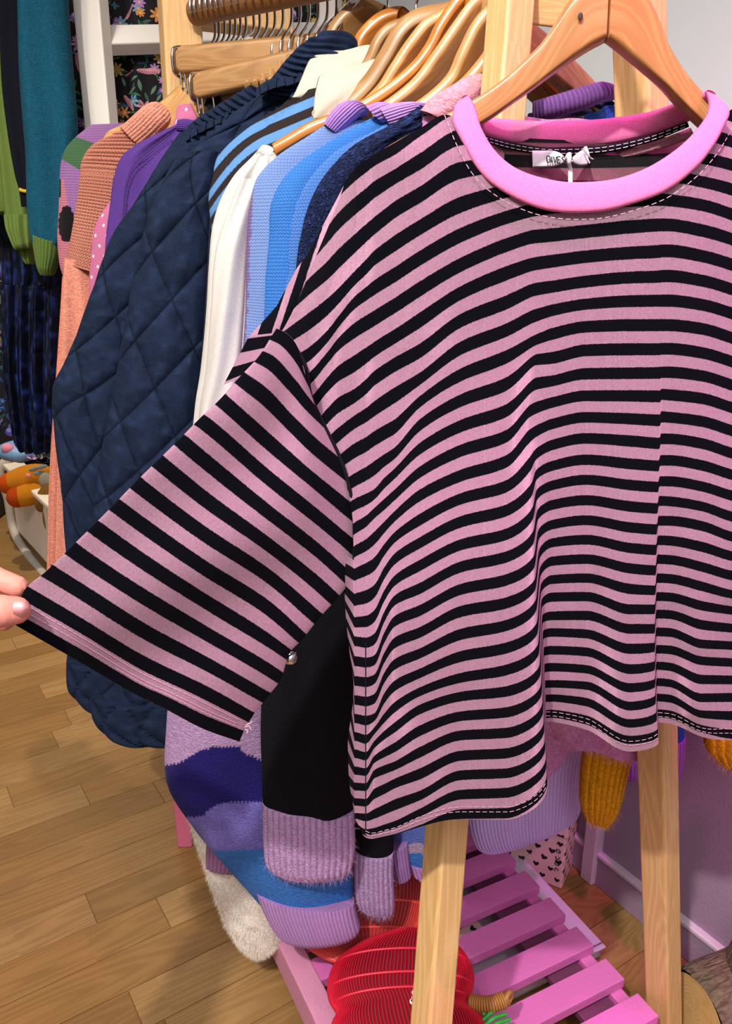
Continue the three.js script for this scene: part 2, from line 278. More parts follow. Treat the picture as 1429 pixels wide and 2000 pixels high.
const M = {
  tee: new THREE.MeshPhysicalMaterial({ color: 0xffffff, map: T.tee, bumpMap: T.terryB, bumpScale: 0.0006, roughness: 0.95, specularIntensity: 0.18, side: THREE.DoubleSide }),
  teeIn: std(0xffffff, { map: T.teeIn, bumpMap: T.terryB, bumpScale: 0.0006 }),
  rib: cloth(0xf282ba, { sheen: 0.15 }),
  black: cloth(0x15161d), threadP: std(0xbfa2b0), threadS: std(0xd9a5c2), threadW: std(0xd9cdd8),
  satin: std(0xeeeaf4, { roughness: 0.45 }), ink: std(0x2a2833),
  chrome: std(0xd8d8dc, { metalness: 1, roughness: 0.14 }), steel: std(0xb8b4ae, { metalness: 1, roughness: 0.28 }),
  pine: new THREE.MeshPhysicalMaterial({ color: 0xffffff, map: T.pine, roughness: 0.55, bumpMap: T.paintB, bumpScale: 0.0002 }),
  beech: new THREE.MeshPhysicalMaterial({ color: 0xffffff, map: T.beech, roughness: 0.36, clearcoat: 0.5, clearcoatRoughness: 0.25, side: THREE.DoubleSide }),
  beechD: new THREE.MeshPhysicalMaterial({ color: 0xffffff, map: T.beechD, roughness: 0.42, clearcoat: 0.35, clearcoatRoughness: 0.3, side: THREE.DoubleSide }),
  amber: new THREE.MeshPhysicalMaterial({ color: 0xffd088, map: T.beech, roughness: 0.3, clearcoat: 0.7, clearcoatRoughness: 0.2, side: THREE.DoubleSide }),
  white: std(0xe6e4dc, { roughness: 0.5 }), wall: std(0xc3cace, { roughness: 0.9, bumpMap: T.wallB, bumpScale: 0.0001 }),
  trim: std(0xc9bccb, { roughness: 0.6 }), mauve: std(0x9f88a2, { roughness: 0.85, bumpMap: T.wallB, bumpScale: 0.0003 }), ceil: std(0xe8e6e2),
  pinkPaint: std(0xd870bc, { roughness: 0.42, bumpMap: T.paintB, bumpScale: 0.0004 }), pinkPale: std(0xcf8cb0, { roughness: 0.5, bumpMap: T.paintB, bumpScale: 0.0004 }),
};

// ------------------------------------------------------------------ the setting
const w0 = G(1177, 1725), w1 = G(1389, 1900), wd = w0.clone().sub(w1).normalize(), wn = V3(-wd.z, 0, wd.x); // wd runs away along the right wall
if (wn.dot(V3(-1, 0, 0)) < 0) wn.negate();                                                                    // wn points into the room
const room = { x0: -3, z0: -5.2, z1: 2.4 };
{
  const base = new THREE.BoxGeometry(6.5, 0.1, 9); base.translate(0, -0.0525, -1.3);
  const uv = base.attributes.uv, p = base.attributes.position; for (let i = 0; i < p.count; i++) uv.setXY(i, p.getZ(i), p.getX(i));
  const fl = struct('floor', base, std(0xffffff, { map: T.oak2, roughness: 0.5 }));
  // laminate boards run across to the wall; the near ones are pieces of their own
  const R = rng(77), W = 0.078, ang = Math.atan2(-wn.z, wn.x);
  const mats = [[T.oak, 0xffffff], [T.oak, 0xe6dfd2], [T.oak2, 0xffffff], [T.oak2, 0xf3ead8], [T.oak, 0xd8cfbf]].map(([map, c]) => std(c, { map, roughness: 0.42, bumpMap: T.paintB, bumpScale: 0.00015 }));
  const geos = [0, 1, 2, 3].map((v) => { const L = 0.55 + 0.17 * v, g = new RoundedBoxGeometry(L - 0.0012, 0.006, W - 0.0012, 1, 0.0008), q = g.attributes.position, t = g.attributes.uv; for (let i = 0; i < q.count; i++) t.setXY(i, q.getZ(i) + v * 0.37, q.getX(i) + v * 0.71); return [g, L]; });
  const org = G(500, 1700);
  for (let r = -16; r <= 26; r++) {
    let s = -1.5 - R() * 0.5;
    while (s < 1.3) {
      const k = Math.floor(R() * 4), [g, L] = geos[k], c = org.clone().addScaledVector(wd, r * W).addScaledVector(wn, -(s + L / 2)); s += L;
      if (c.x < -1.35 || c.z < -2.5 || c.z > -0.25) continue;
      const far = c.clone().sub(w0).dot(wn) + L / 2, cut = Math.min(L, far - 0.001); if (cut < 0.03) continue; c.addScaledVector(wn, (L - cut) / 2);
      const m = mesh('plank', g, mats[Math.floor(R() * 5)], fl); m.position.set(c.x, -0.003, c.z); m.rotation.y = ang; m.scale.x = cut / L;
    }
  }
  const mid = (z) => w0.clone().addScaledVector(wd, (z - w0.z) / wd.z);
  const A = mid(room.z1), B = mid(room.z0), C = A.clone().add(B).multiplyScalar(0.5), LEN = A.distanceTo(B);
  struct('wall_right', boxAt(C.clone().addScaledVector(wn, -0.05), wd, wn.clone(), LEN, CEIL, 0.1, 0.001), M.wall);
  struct('trim_2', boxAt(C.clone().addScaledVector(wn, 0.002), wd, wn.clone(), LEN, 0.84, 0.005, 0.001), M.mauve);  // thin mauve panel over the lower part of the wall
  const bb = mesh(numbered('baseboard_right'), boxAt(C.clone().addScaledVector(wn, 0.008), wd, wn.clone(), LEN, 0.062, 0.014, 0.002), M.mauve); bb.userData.kind = 'structure'; scene.add(bb);
  mesh('top_moulding', boxAt(C.clone().addScaledVector(wn, 0.010).add(V3(0, 0.06, 0)), wd, wn.clone(), LEN, 0.011, 0.016, 0.004), M.trim, bb);
  const tp = G(1153, 1716); const off = tp.clone().sub(w0).dot(wn); tp.addScaledVector(wn, -off + 0.012);
  struct('trim_1', boxAt(tp, wd, wn.clone(), 0.028, 0.84, 0.026, 0.004), M.trim);
  const box = (w, h, d, x, y, z) => { const g = new THREE.BoxGeometry(w, h, d); g.translate(x, y, z); return g; };
  struct('wall_left', box(0.1, CEIL, 9, room.x0 - 0.05, CEIL / 2, -1.3), M.wall);
  struct('wall_back', box(6.5, CEIL, 0.1, 0, CEIL / 2, room.z0 - 0.05), M.wall);
  struct('wall_front', box(6.5, CEIL, 0.1, 0, CEIL / 2, room.z1 + 0.05), M.wall);
  struct('ceiling', box(6.5, 0.1, 9, 0, CEIL + 0.05, -1.3), M.ceil);
}
// spot lamps, then the added fill panels
SPOTS.forEach(([x, z, tx, ty, tz, c, I, ang, pen, kind], i) => {
  const t = thing('track_spotlight', [`white ceiling spotlight over the photographer's left shoulder`, 'white ceiling spotlight nearest the right wall', 'white ceiling spotlight above the hanging jackets', 'pink ceiling spotlight aimed down at the pink slatted bench', 'white ceiling spotlight over the low white cabinet'][i], 'lamp');
  const d = V3(tx - x, ty - (CEIL - 0.12), tz - z).normalize(), q = new THREE.Quaternion().setFromUnitVectors(V3(0, -1, 0), d), pos = V3(x, CEIL - 0.12, z);
  const can = new THREE.LatheGeometry([[0.02, 0.06], [0.036, 0.055], [0.04, 0.04], [0.042, -0.05], [0.038, -0.05], [0.036, 0.03], [0, 0.035]].map(([a, b]) => new THREE.Vector2(a, b)), 28); can.applyQuaternion(q); can.translate(pos.x, pos.y, pos.z);
  mesh('housing', can, std(0xdedede, { roughness: 0.4 }), t);
  mesh('stem', tube([pos, V3(x, CEIL - 0.05, z), V3(x, CEIL, z)], 0.008, 6), std(0xdedede, { roughness: 0.4 }), t);
  const disc = new THREE.CylinderGeometry(0.034, 0.034, 0.004, 24); disc.applyQuaternion(q); disc.translate(pos.x + d.x * 0.03, pos.y + d.y * 0.03, pos.z + d.z * 0.03);
  mesh('lens', disc, new THREE.MeshStandardMaterial({ color: 0x222222, emissive: c, emissiveIntensity: 4 }), t);
  place(t);
  const L = new THREE.SpotLight(c, I, 0, ang, pen, 2); L.position.copy(pos).addScaledVector(d, 0.055); L.target.position.set(tx, ty, tz); L.castShadow = true; L.shadow.radius = 1.6; L.shadow.mapSize.set(1024, 1024); L.shadow.bias = -0.0005;
  scene.add(L, L.target);
});
FILL_PANELS.forEach(([x, z, w, d, c, I], i) => {
  const t = thing('added_fill_panel', ['added square fill-light panel above the photographer', 'added square fill-light panel behind the photographer', 'added square fill-light panel at the back of the shop'][i], 'lamp');
  const f = new RoundedBoxGeometry(w + 0.05, 0.03, d + 0.05, 2, 0.006); f.translate(x, CEIL - 0.016, z); mesh('frame', f, M.white, t);
  const g = new THREE.BoxGeometry(w, 0.004, d); g.translate(x, CEIL - 0.034, z); mesh('diffuser', g, new THREE.MeshStandardMaterial({ color: 0xffffff, emissive: c, emissiveIntensity: 1.2 }), t);
  place(t);
  const L = new THREE.RectAreaLight(c, I, w, d); L.position.set(x, CEIL - 0.04, z); L.lookAt(x, 0, z); scene.add(L);
});

// ------------------------------------------------------------------ the striped tee
// fabric columns: [x or [E(k) table], hem y, y of the dark stripes -4 .. 25]
const seq = (a, b, arr) => arr;
const NECK = [[880, 227], [903, 277], [930, 327], [968, 365], [1034, 400], [1095, 414], [1168, 413], [1226, 400], [1299, 373], [1356, 330], [1391, 288], [1414, 246], [1422, 219]];
const E1x = along([[600, 1040], [750, 1038], [800, 1034], [850, 1033], [950, 1038], [1100, 1042], [1228, 1048], [1345, 1057], [1452, 1064], [1520, 1068]]);
const E2x = along([[600, 1049], [750, 1045], [850, 1045], [930, 1047], [1000, 1050], [1080, 1054], [1180, 1058], [1300, 1063], [1395, 1066]]);
const E3x = along([[600, 1288], [820, 1288], [900, 1286], [1000, 1283], [1100, 1280], [1250, 1278], [1350, 1279], [1440, 1285]]);
const E4x = along([[600, 1292], [820, 1291], [900, 1289], [1000, 1286], [1100, 1283], [1250, 1281], [1350, 1282], [1440, 1287]]);
const COLS = [
  [548, 0, [525, 568, 615, 664, 722, 768, 815, 870, 925, 980, 1030, 1080, 1130, 1180, 1230, 1280, 1330, 1375, 1415, 1455, 1490, 1525, 1555, 1585, 1610, 1630, 1650, 1670, 1690, 1710]],
  [600, 0, [455, 506, 562, 630, 695, 742, 795, 855, 910, 965, 1015, 1065, 1115, 1165, 1215, 1260, 1305, 1350, 1390, 1430, 1470, 1505, 1540, 1570, 1600, 1625, 1650, 1670, 1690, 1710]],
  [640, 0, [400, 457, 527, 599, 657, 697, 750, 812, 868, 925, 978, 1030, 1080, 1125, 1170, 1215, 1260, 1305, 1345, 1385, 1425, 1465, 1500, 1535, 1565, 1595, 1625, 1650, 1670, 1690]],
  [660, 0, [372, 432, 506, 580, 630, 672, 730, 792, 850, 905, 960, 1012, 1060, 1105, 1150, 1195, 1240, 1285, 1325, 1365, 1405, 1445, 1480, 1515, 1545, 1575, 1605, 1630, 1655, 1675]],
  [692, 1598, [339, 402, 476, 545, 591, 645, 710, 774, 824, 880, 938, 986, 1032, 1077, 1122, 1172, 1216, 1252, 1291, 1330, 1367, 1403, 1438, 1472, 1505, 1536, 1566, 1594, 1612, 1630]],
  [714, 1636, [322, 384, 456, 523, 574, 631, 695, 756, 811, 868, 926, 976, 1018, 1065, 1112, 1166, 1214, 1255, 1294, 1332, 1370, 1407, 1444, 1477, 1508, 1537, 1568, 1596, 1626, 1645]],
  [730, 1638, [310, 370, 442, 505, 562, 622, 683, 739, 799, 857, 915, 967, 1002, 1052, 1102, 1156, 1204, 1249, 1290, 1327, 1365, 1402, 1428, 1455, 1484, 1512, 1551, 1590, 1624, 1642]],
  [750, 1634, [299, 357, 426, 490, 549, 609, 670, 725, 785, 845, 900, 944, 985, 1030, 1074, 1120, 1164, 1205, 1246, 1285, 1324, 1364, 1403, 1436, 1471, 1503, 1541, 1581, 1618, 1638]],
  [770, 1630, [289, 345, 410, 476, 537, 597, 658, 712, 772, 834, 886, 925, 967, 1009, 1050, 1092, 1135, 1173, 1214, 1256, 1298, 1340, 1382, 1421, 1460, 1496, 1530, 1572, 1612, 1634]],
  [820, 1615, [250, 315, 380, 444, 504, 564, 625, 685, 740, 784, 830, 876, 922, 967, 1015, 1060, 1104, 1149, 1192, 1235, 1276, 1315, 1351, 1385, 1427, 1469, 1511, 1554, 1587, 1619]],
  [900, 1600, [205, 268, 332, 400, 459, 517, 572, 626, 680, 732, 782, 832, 880, 929, 974, 1019, 1064, 1107, 1151, 1194, 1239, 1282, 1324, 1360, 1399, 1436, 1476, 1514, 1552, 1590]],
  [990, 1601, [200, 262, 320, 373, 424, 478, 533, 590, 644, 696, 749, 801, 851, 900, 949, 996, 1043, 1087, 1132, 1177, 1221, 1265, 1308, 1350, 1391, 1431, 1471, 1510, 1548, 1588]],
  [E1x, 1536, [190, 250, 308, 360, 410, 462, 516, 566, 618, 668, 706, 755, 803, 852, 905, 955, 1003, 1050, 1098, 1143, 1183, 1228, 1268, 1308, 1345, 1382, 1418, 1452, 1487, 1520]],
  [E2x, 1410, [188, 248, 306, 358, 408, 461, 514, 564, 615, 664, 702, 750, 797, 843, 888, 928, 966, 1005, 1043, 1080, 1115, 1148, 1178, 1209, 1240, 1273, 1305, 1337, 1364, 1395]],
  [1078, 1410, [186, 246, 303, 355, 404, 459, 510, 560, 606, 652, 699, 744, 786, 828, 869, 910, 948, 986, 1025, 1060, 1096, 1132, 1166, 1203, 1235, 1270, 1303, 1336, 1363, 1394]],
  [1144, 1425, [180, 240, 297, 350, 398, 452, 501, 550, 594, 638, 684, 730, 773, 815, 856, 898, 937, 977, 1016, 1054, 1092, 1129, 1165, 1202, 1238, 1273, 1307, 1339, 1371, 1406]],
  [1230, 1468, [180, 238, 292, 343, 391, 443, 494, 542, 588, 635, 682, 729, 773, 818, 861, 906, 947, 989, 1030, 1070, 1110, 1150, 1190, 1228, 1267, 1307, 1343, 1379, 1413, 1445]],
  [E3x, 1450, [184, 240, 292, 342, 390, 439, 491, 540, 587, 635, 682, 728, 774, 821, 866, 910, 951, 993, 1034, 1074, 1114, 1153, 1190, 1228, 1264, 1300, 1334, 1366, 1398, 1430]],
  [E4x, 1411, [184, 240, 292, 342, 390, 439, 490, 539, 587, 635, 681, 727, 770, 814, 857, 899, 940, 978, 1017, 1055, 1092, 1129, 1165, 1199, 1234, 1268, 1300, 1332, 1362, 1393]],
  [1306, 1413, [186, 242, 294, 343, 391, 439, 490, 539, 587, 635, 681, 727, 771, 815, 857, 899, 940, 979, 1017, 1056, 1093, 1130, 1166, 1200, 1235, 1269, 1302, 1334, 1364, 1395]],
  [1370, 1439, [205, 260, 308, 355, 400, 450, 500, 548, 595, 642, 689, 734, 778, 823, 866, 909, 950, 989, 1027, 1068, 1107, 1145, 1183, 1220, 1258, 1290, 1327, 1363, 1395, 1423]],
  [1429, 1446, [225, 277, 322, 370, 419, 467, 517, 565, 612, 660, 706, 752, 796, 841, 885, 927, 968, 1009, 1048, 1086, 1124, 1161, 1192, 1227, 1261, 1294, 1328, 1362, 1398, 1434]],
  [1530, 1452, [275, 325, 370, 418, 465, 512, 560, 608, 652, 698, 742, 786, 828, 870, 911, 950, 990, 1028, 1066, 1102, 1138, 1173, 1206, 1240, 1273, 1305, 1338, 1370, 1405, 1440]],
  [1620, 1470, [340, 390, 435, 480, 527, 574, 620, 665, 708, 750, 792, 832, 870, 908, 946, 982, 1018, 1053, 1088, 1122, 1156, 1190, 1222, 1255, 1287, 1320, 1352, 1385, 1420, 1455]],
];
const KS = COLS[0][2].map((_, i) => i - 4);
const colY = COLS.map((c) => pchip(KS, c[2]));
const colX = COLS.map((c, i) => typeof c[0] === 'number' ? () => c[0] : (k) => c[0](colY[i](k)));
const PRM = [0]; for (let i = 1; i < COLS.length; i++) PRM.push(PRM[i - 1] + Math.abs(colX[i](14) - colX[i - 1](14)) + 0.3 * Math.abs(colY[i](14) - colY[i - 1](14)));
function fab(p, k) { return [pchip(PRM, colX.map((f) => f(k)))(p), pchip(PRM, colY.map((f) => f(k)))(p)]; }
const hemK = COLS.map((c, i) => { if (!c[1]) return 20; let a = 15, b = 27; for (let n = 0; n < 40; n++) { const m = (a + b) / 2; colY[i](m) < c[1] ? a = m : b = m; } return a; });
const topY = along([[540, 660], [548, 650], [580, 590], [617, 500], [640, 445], [660, 395], [676, 352], [690, 332], [730, 302], [770, 279], [820, 250], [870, 224], [880, 226], [885, 238], ...NECK.slice(1, 12), [1422, 219], [1432, 212], [1480, 226], [1560, 270], [1620, 330]]);
const seamY = along([[540, 648], [548, 650], [574, 677], [595, 714], [606, 773], [632, 831], [662, 892], [678, 940], [687, 983], [691, 1050], [692, 1112]]);
const yRef = pchip(KS, COLS[15][2]);
const TF = 0.80;
function teeF(x, y, k) {                                  // how far the front of the tee hangs from the eye
  let F = TF - sstep(3, 15, k) * 0.062 * Math.tanh((y - yRef(k)) / 120) - 0.012 * sstep(2, 18, k);
  const edge = x - (topY(x) > 330 && x < 700 ? 548 + (650 - y) * 0.44 : -1e4);
  if (edge < 60) F += 0.03 * Math.pow(1 - clamp(edge / 60), 2);
  F += 0.02 * sstep(320, 200, y) + 0.02 * sstep(1330, 1450, x);
  return F;
}
function kAt(p, y, a = -9, b = 27) { for (let n = 0; n < 30; n++) { const m = (a + b) / 2; fab(p, m)[1] < y ? a = m : b = m; } return a; }
function pOfX(x) { let a = 0, b = PRM[PRM.length - 1]; for (let n = 0; n < 30; n++) { const m = (a + b) / 2; fab(m, 2)[0] < x ? a = m : b = m; } return a; }
const teePt = (p, k, out = 0) => { const [x, y] = fab(p, k); return P(x, y, teeF(x, y, k) - out); };
function teeBlock(p0, p1, n, kTop, kBot, nk) {
  const ps = [], ks = [];
  for (let i = 0; i <= n; i++) { const p = lerp(p0, p1, i / n); ps.push(p); ks.push([kTop(p), kBot(p)]); }
  const pts = ps.map((p, i) => { const col = []; for (let j = 0; j <= nk; j++) { const k = clamp(-9.6 + 36.6 * j / nk, ks[i][0], Math.max(ks[i][0] + 1e-4, ks[i][1])); col.push([teePt(p, k), k]); } return col; });
  const g = gridGeo(n, nk, (i, j) => pts[i][j][0], (i, j) => [ps[i] * 0.00042, pts[i][j][1]], null), N = g.attributes.normal;
  for (let j = 0; j <= nk; j++) for (let i = 0; i <= n; i++) { const k = pts[i][j][1], p = ps[i], a = teePt(p + 3, k).sub(teePt(p - 3, k)), b = teePt(p, k + 0.12).sub(teePt(p, k - 0.12)), m = b.cross(a).normalize(); if (m.z < 0) m.negate(); N.setXYZ(j * (n + 1) + i, m.x, m.y, m.z); }
  return g;
}
const tee = thing('striped_tee', 'pink and black striped short-sleeved tee with a bright pink neckband, held out by one sleeve', 'tee');
{
  const kTopF = (p) => kAt(p, topY(fab(p, 0)[0]));
  const kHem = pchip(PRM, hemK);
  const pL = pOfX(692), pA = pOfX(548.5);
  const parts = [
    teeBlock(pA, pL, 46, kTopF, (p) => kAt(p, Math.max(seamY(fab(p, 4)[0]), topY(fab(p, 4)[0]) + 1) + 14), 244),
    teeBlock(pL, PRM[PRM.length - 1], 300, kTopF, kHem, 244),
  ];
  // side strip that turns round to the back
  const sx = along([[1112, 667], [1165, 673], [1202, 675], [1280, 683], [1335, 690], [1370, 689], [1396, 686], [1452, 679], [1520, 681], [1560, 687], [1600, 695], [1622, 706]]);
  const sy = pchip([9, 11, 12, 13, 14, 15, 16, 17, 18, 19, 20, 21, 22, 23, 24, 25], [1060, 1150, 1180, 1215, 1252, 1290, 1328, 1365, 1400, 1434, 1478, 1525, 1558, 1592, 1612, 1632]);
  parts.push(gridGeo(14, 90, (i, j) => {
    const k = lerp(9.4, 24.4, j / 90), a = fab(pL, k), y = lerp(sy(k), a[1], i / 14), x = lerp(sx(clamp(sy(k), 1112, 1622)), a[0], i / 14);
    return P(x, y, teeF(a[0], a[1], k) + 0.05 * Math.pow(1 - i / 14, 1.6));
  }, (i, j) => [i * 0.002, lerp(9.4, 24.4, j / 90)], null));
  mesh('front', mergeGeometries(parts), M.tee, tee);
  // back panel: shoulder edge seen beyond the fold, and the inside seen through the neck
  const qv = pchip([690, 719, 745, 758, 776, 850], [1.75, 1.25, 0.75, 0.25, -0.25, -0.74]);
  const silh = [[694, 330], [670, 365], [640, 422], [600, 497], [580, 523], [560, 560], [540, 598], [515, 626], [488, 655]], fold = [[712, 336], [692, 380], [668, 430], [635, 500], [620, 540], [600, 580], [585, 610], [570, 640], [560, 668]];
  mesh('back_shoulder', gridGeo(10, 48, (i, j) => {
    const f = j / 48 * 8, a = Math.min(7, Math.floor(f)), t = f - a, L = [0, 1].map((q) => lerp(silh[a][q], silh[a + 1][q], t)), R = [0, 1].map((q) => lerp(fold[a][q], fold[a + 1][q], t)), u = i / 10;
    return P(lerp(L[0], R[0], u), lerp(L[1], R[1], u), 0.862 - 0.018 * Math.sin(u * 2.2));
  }, (i, j) => {
    const f = j / 48 * 8, a = Math.min(7, Math.floor(f)), t = f - a, x = lerp(lerp(silh[a][0], silh[a + 1][0], t), lerp(fold[a][0], fold[a + 1][0], t), i / 10), y = lerp(lerp(silh[a][1], silh[a + 1][1], t), lerp(fold[a][1], fold[a + 1][1], t), i / 10);
    return [x * 0.0004, qv(x + 0.33 * y)];
  }), M.tee, tee);
  mesh('back', gridGeo(60, 60, (i, j) => { const u = i / 60, v = j / 60, x = lerp(730, 1600, u), top = lerp(lerp(325, 262, sstep(730, 930, x)), 330, sstep(1380, 1600, x)); const y = lerp(top + 12 * Math.sin(clamp((x - 930) / 440) * 3.1416), 1385, v); return P(lerp(x, lerp(705, 1600, u), v), y, 0.86 + 0.055 * Math.sin(u * 3.1416)); },
    (i, j) => { const u = i / 60, v = j / 60; const y = lerp(280, 1470, v) + 14 * Math.pow((u - 0.52) * 2.6, 2) * -1; return [u * 0.5, (y - 325) / 52]; }), M.teeIn, tee);
  // neckband: front ring, back ring
  const inner = [[916, 188], [930, 215], [940, 250], [965, 292], [999, 323], [1041, 342], [1095, 354], [1149, 355], [1206, 348], [1264, 327], [1314, 296], [1349, 265], [1376, 230], [1383, 204], [1376, 180]];
  const outer = [[886, 210], [884, 240], [905, 283], [932, 330], [970, 367], [1034, 401], [1095, 415], [1168, 414], [1226, 401], [1299, 374], [1356, 331], [1391, 289], [1414, 247], [1424, 216], [1400, 190]];
  const nF = (i) => 0.797 + 0.026 * Math.pow(Math.abs(i - 7) / 7, 2.5);
  const nb = mesh('neckband', mergeGeometries([
    loft(inner.map((a, i) => [outer[i][0], outer[i][1], a[0], a[1], nF(i) - 0.003, 0.0028, nF(i) + 0.004]), { nu: 16, nv: 8, p: 2.6 }),
    loft([[918, 190, 900, 196, 0.835, 0.003], [928, 212, 935, 240, 0.86, 0.003], [944, 227, 946, 266, 0.885, 0.003], [995, 233, 995, 279, 0.905, 0.003], [1053, 236, 1053, 287, 0.915, 0.003], [1110, 236, 1110, 288, 0.917, 0.003], [1187, 231, 1187, 283, 0.915, 0.003], [1264, 219, 1264, 266, 0.905, 0.003], [1310, 204, 1341, 239, 0.885, 0.003], [1345, 190, 1372, 215, 0.86, 0.003], [1376, 180, 1398, 190, 0.838, 0.003]], { nu: 8, nv: 8 }),
  ]), M.rib, tee);
  nb.userData.label = 'bright pink jersey neckband';
  const tapeRows = [[946, 264, 947, 278, 0.888], [995, 277, 996, 292, 0.906], [1053, 286, 1053, 302, 0.915], [1110, 287, 1110, 304, 0.917], [1187, 282, 1188, 298, 0.915], [1264, 265, 1266, 279, 0.905], [1341, 237, 1345, 248, 0.885]];
  mesh('neck_tape', loft(tapeRows.map(([a, b, c, d, F]) => [a, b, c, d, F - 0.004, 0.0015]), { nu: 6, nv: 8 }), M.black, tee);
  mesh('inner_facing', loft([[950, 280, 952, 312, 0.893, 0.0015], [996, 294, 998, 318, 0.91, 0.0015], [1053, 304, 1053, 318, 0.918, 0.0015], [1110, 306, 1110, 316, 0.92, 0.0015], [1187, 300, 1188, 312, 0.918, 0.0015], [1264, 281, 1268, 298, 0.908, 0.0015], [1348, 249, 1356, 268, 0.886, 0.0015]], { nu: 6, nv: 8 }), cloth(0xcf93a4, { bumpMap: T.terryB, bumpScale: 0.0006 }), tee);
  // sleeve: stripes 0 .. 13, each from the upper fold to the lower fold
  const J = [
    [[533, 652], [553, 662], [580, 694], [598, 740]], [[505, 696], [526, 706], [562, 742], [600, 787], [622, 811]], [[467, 737], [520, 777], [570, 829], [620, 877], [669, 917]], [[430, 779], [520, 860], [620, 945], [689, 1002]],
    [[388, 819], [400, 827], [520, 930], [620, 1010], [692, 1070]], [[350, 858], [400, 900], [520, 997], [620, 1075], [683, 1132]], [[307, 900], [400, 975], [520, 1061], [620, 1140], [655, 1172]], [[264, 942], [280, 955], [400, 1044], [520, 1122], [622, 1209]],
    [[223, 985], [280, 1027], [400, 1110], [520, 1185], [591, 1248]], [[181, 1027], [280, 1097], [400, 1174], [520, 1248], [564, 1278]], [[137, 1070], [160, 1087], [280, 1165], [400, 1236], [520, 1306], [549, 1325]], [[92, 1114], [160, 1156], [280, 1232], [400, 1295], [521, 1363]],
    [[46, 1156], [160, 1223], [280, 1295], [400, 1352], [491, 1402]], [[31, 1210], [160, 1283], [280, 1353], [320, 1371], [400, 1411], [472, 1437]], [[30, 1252], [160, 1331], [280, 1397], [320, 1419], [400, 1468], [455, 1490]],
  ].map((l) => { const d = [0]; for (let i = 1; i < l.length; i++) d.push(d[i - 1] + Math.hypot(l[i][0] - l[i - 1][0], l[i][1] - l[i - 1][1])); const t = d.map((q) => q / d[d.length - 1]); return [pchip(t, l.map((q) => q[0])), pchip(t, l.map((q) => q[1])), d[d.length - 1]]; });
  const jk = J.map((_, i) => i);
  const slXY = (u, j) => [pchip(jk, J.map((f) => f[0](u)))(j), pchip(jk, J.map((f) => f[1](u)))(j)];
  const slF = (x, y) => 0.792 - 0.155 * clamp((690 - x) / 650);
  const nu = 70, nj = 180, j0 = -0.25, j1 = 13.25;
  const raw = []; for (let j = 0; j <= nj; j++) { const row = [], jj = lerp(j0, j1, j / nj), fx = jk.length; for (let i = 0; i <= nu; i++) { const u = 0.5 - 0.5 * Math.cos(Math.PI * i / nu); row.push([...slXY(u, jj), u, jj]); } raw.push(row); }
  const face = (sg) => gridGeo(nu, nj, (i, j) => { const [x, y, u, jj] = raw[j][i]; const e = Math.pow(Math.sin(Math.PI * u), 0.6); const fold = 0.007 * Math.sin(u * 9 + jj * 0.5) * Math.sin(Math.PI * u) * sstep(0, 3, jj); return P(x, y, slF(x, y) - (sg > 0 ? 0.010 * e + fold : -0.022 * e)); }, (i, j) => { const [x, , u, jj] = raw[j][i]; return [u * 0.2 * sg, jj]; }, null, sg < 0);
  const cap = gridGeo(10, 16, (i, j) => { const u = i / 10, v = j / 16; return P(lerp(lerp(486, 436, v), lerp(556, 488, v), u), lerp(lerp(656, 752, v), lerp(648, 730, v), u), 0.822 + 0.02 * (1 - u)); }, (i, j) => [i * 0.01, (lerp(656, 742, j / 16) - 673) / 50]);
  const sl = mesh('sleeve', mergeGeometries([face(1), face(-1), cap]), M.tee, tee);
  sl.userData.label = 'striped sleeve pulled out to the left';
  const rightSleeve = loft([[1600, 330, 1680, 360, 0.83, 0.02], [1600, 560, 1760, 520, 0.83, 0.025], [1610, 800, 1830, 720, 0.83, 0.03], [1640, 960, 1880, 880, 0.83, 0.03]], { nu: 20, nv: 12 });
  { const uv = rightSleeve.attributes.uv; for (let i = 0; i < uv.count; i++) uv.setY(i, uv.getY(i) / 0.03); }
  mesh('sleeve', rightSleeve, M.tee, tee);
  // seams and stitching
  const slPt = (u, j, o) => { const [x, y] = slXY(u, j); return P(x, y, slF(x, y) - 0.010 * Math.pow(Math.sin(Math.PI * u), 0.6) - 0.007 * Math.sin(u * 9 + j * 0.5) * Math.sin(Math.PI * u) - o); };
  const line = (f, n, a, b) => Array.from({ length: n + 1 }, (_, i) => f(lerp(a, b, i / n)));
  for (const [jj, u0] of [[12.36, 0.04], [12.56, 0.06], [12.68, 0.45]]) mesh('hem_stitching', stitches(line((u) => slPt(u, jj, 0.0007), 40, u0, 0.965), 0.0032, 0.0014, 0.0003), M.threadS, sl).userData.kind = 'stuff';
  const thread = (f, n, a, b) => stitches(line((q) => { const k = kHem(q) + f; return teePt(q, k, 0.0014); }, n, a, b), 0.0036, 0.0024, 0.00026);
  const pE1 = PRM[12], pE2 = PRM[13], pE3 = PRM[17], pE4 = PRM[18], pEnd = PRM[22];
  for (const f of [-0.62, -0.38]) for (const q of [[80, PRM[5], pE1 - 2], [60, pE2 + 6, pE3 - 1], [40, pE4 + 3, pEnd]]) mesh('hem_stitching', thread(f, ...q), M.threadP, tee).userData.kind = 'stuff';
  const off = (list, d) => list.map(([x, y], i) => { const a = list[Math.max(0, i - 1)], b = list[Math.min(list.length - 1, i + 1)], l = Math.hypot(b[0] - a[0], b[1] - a[1]); const nx = -(b[1] - a[1]) / l, ny = (b[0] - a[0]) / l; const X = x + nx * d, Y = y + ny * d; return P(X, Y, 0.794 + 0.02 * sstep(320, 200, Y) + 0.02 * sstep(1330, 1450, X)); });
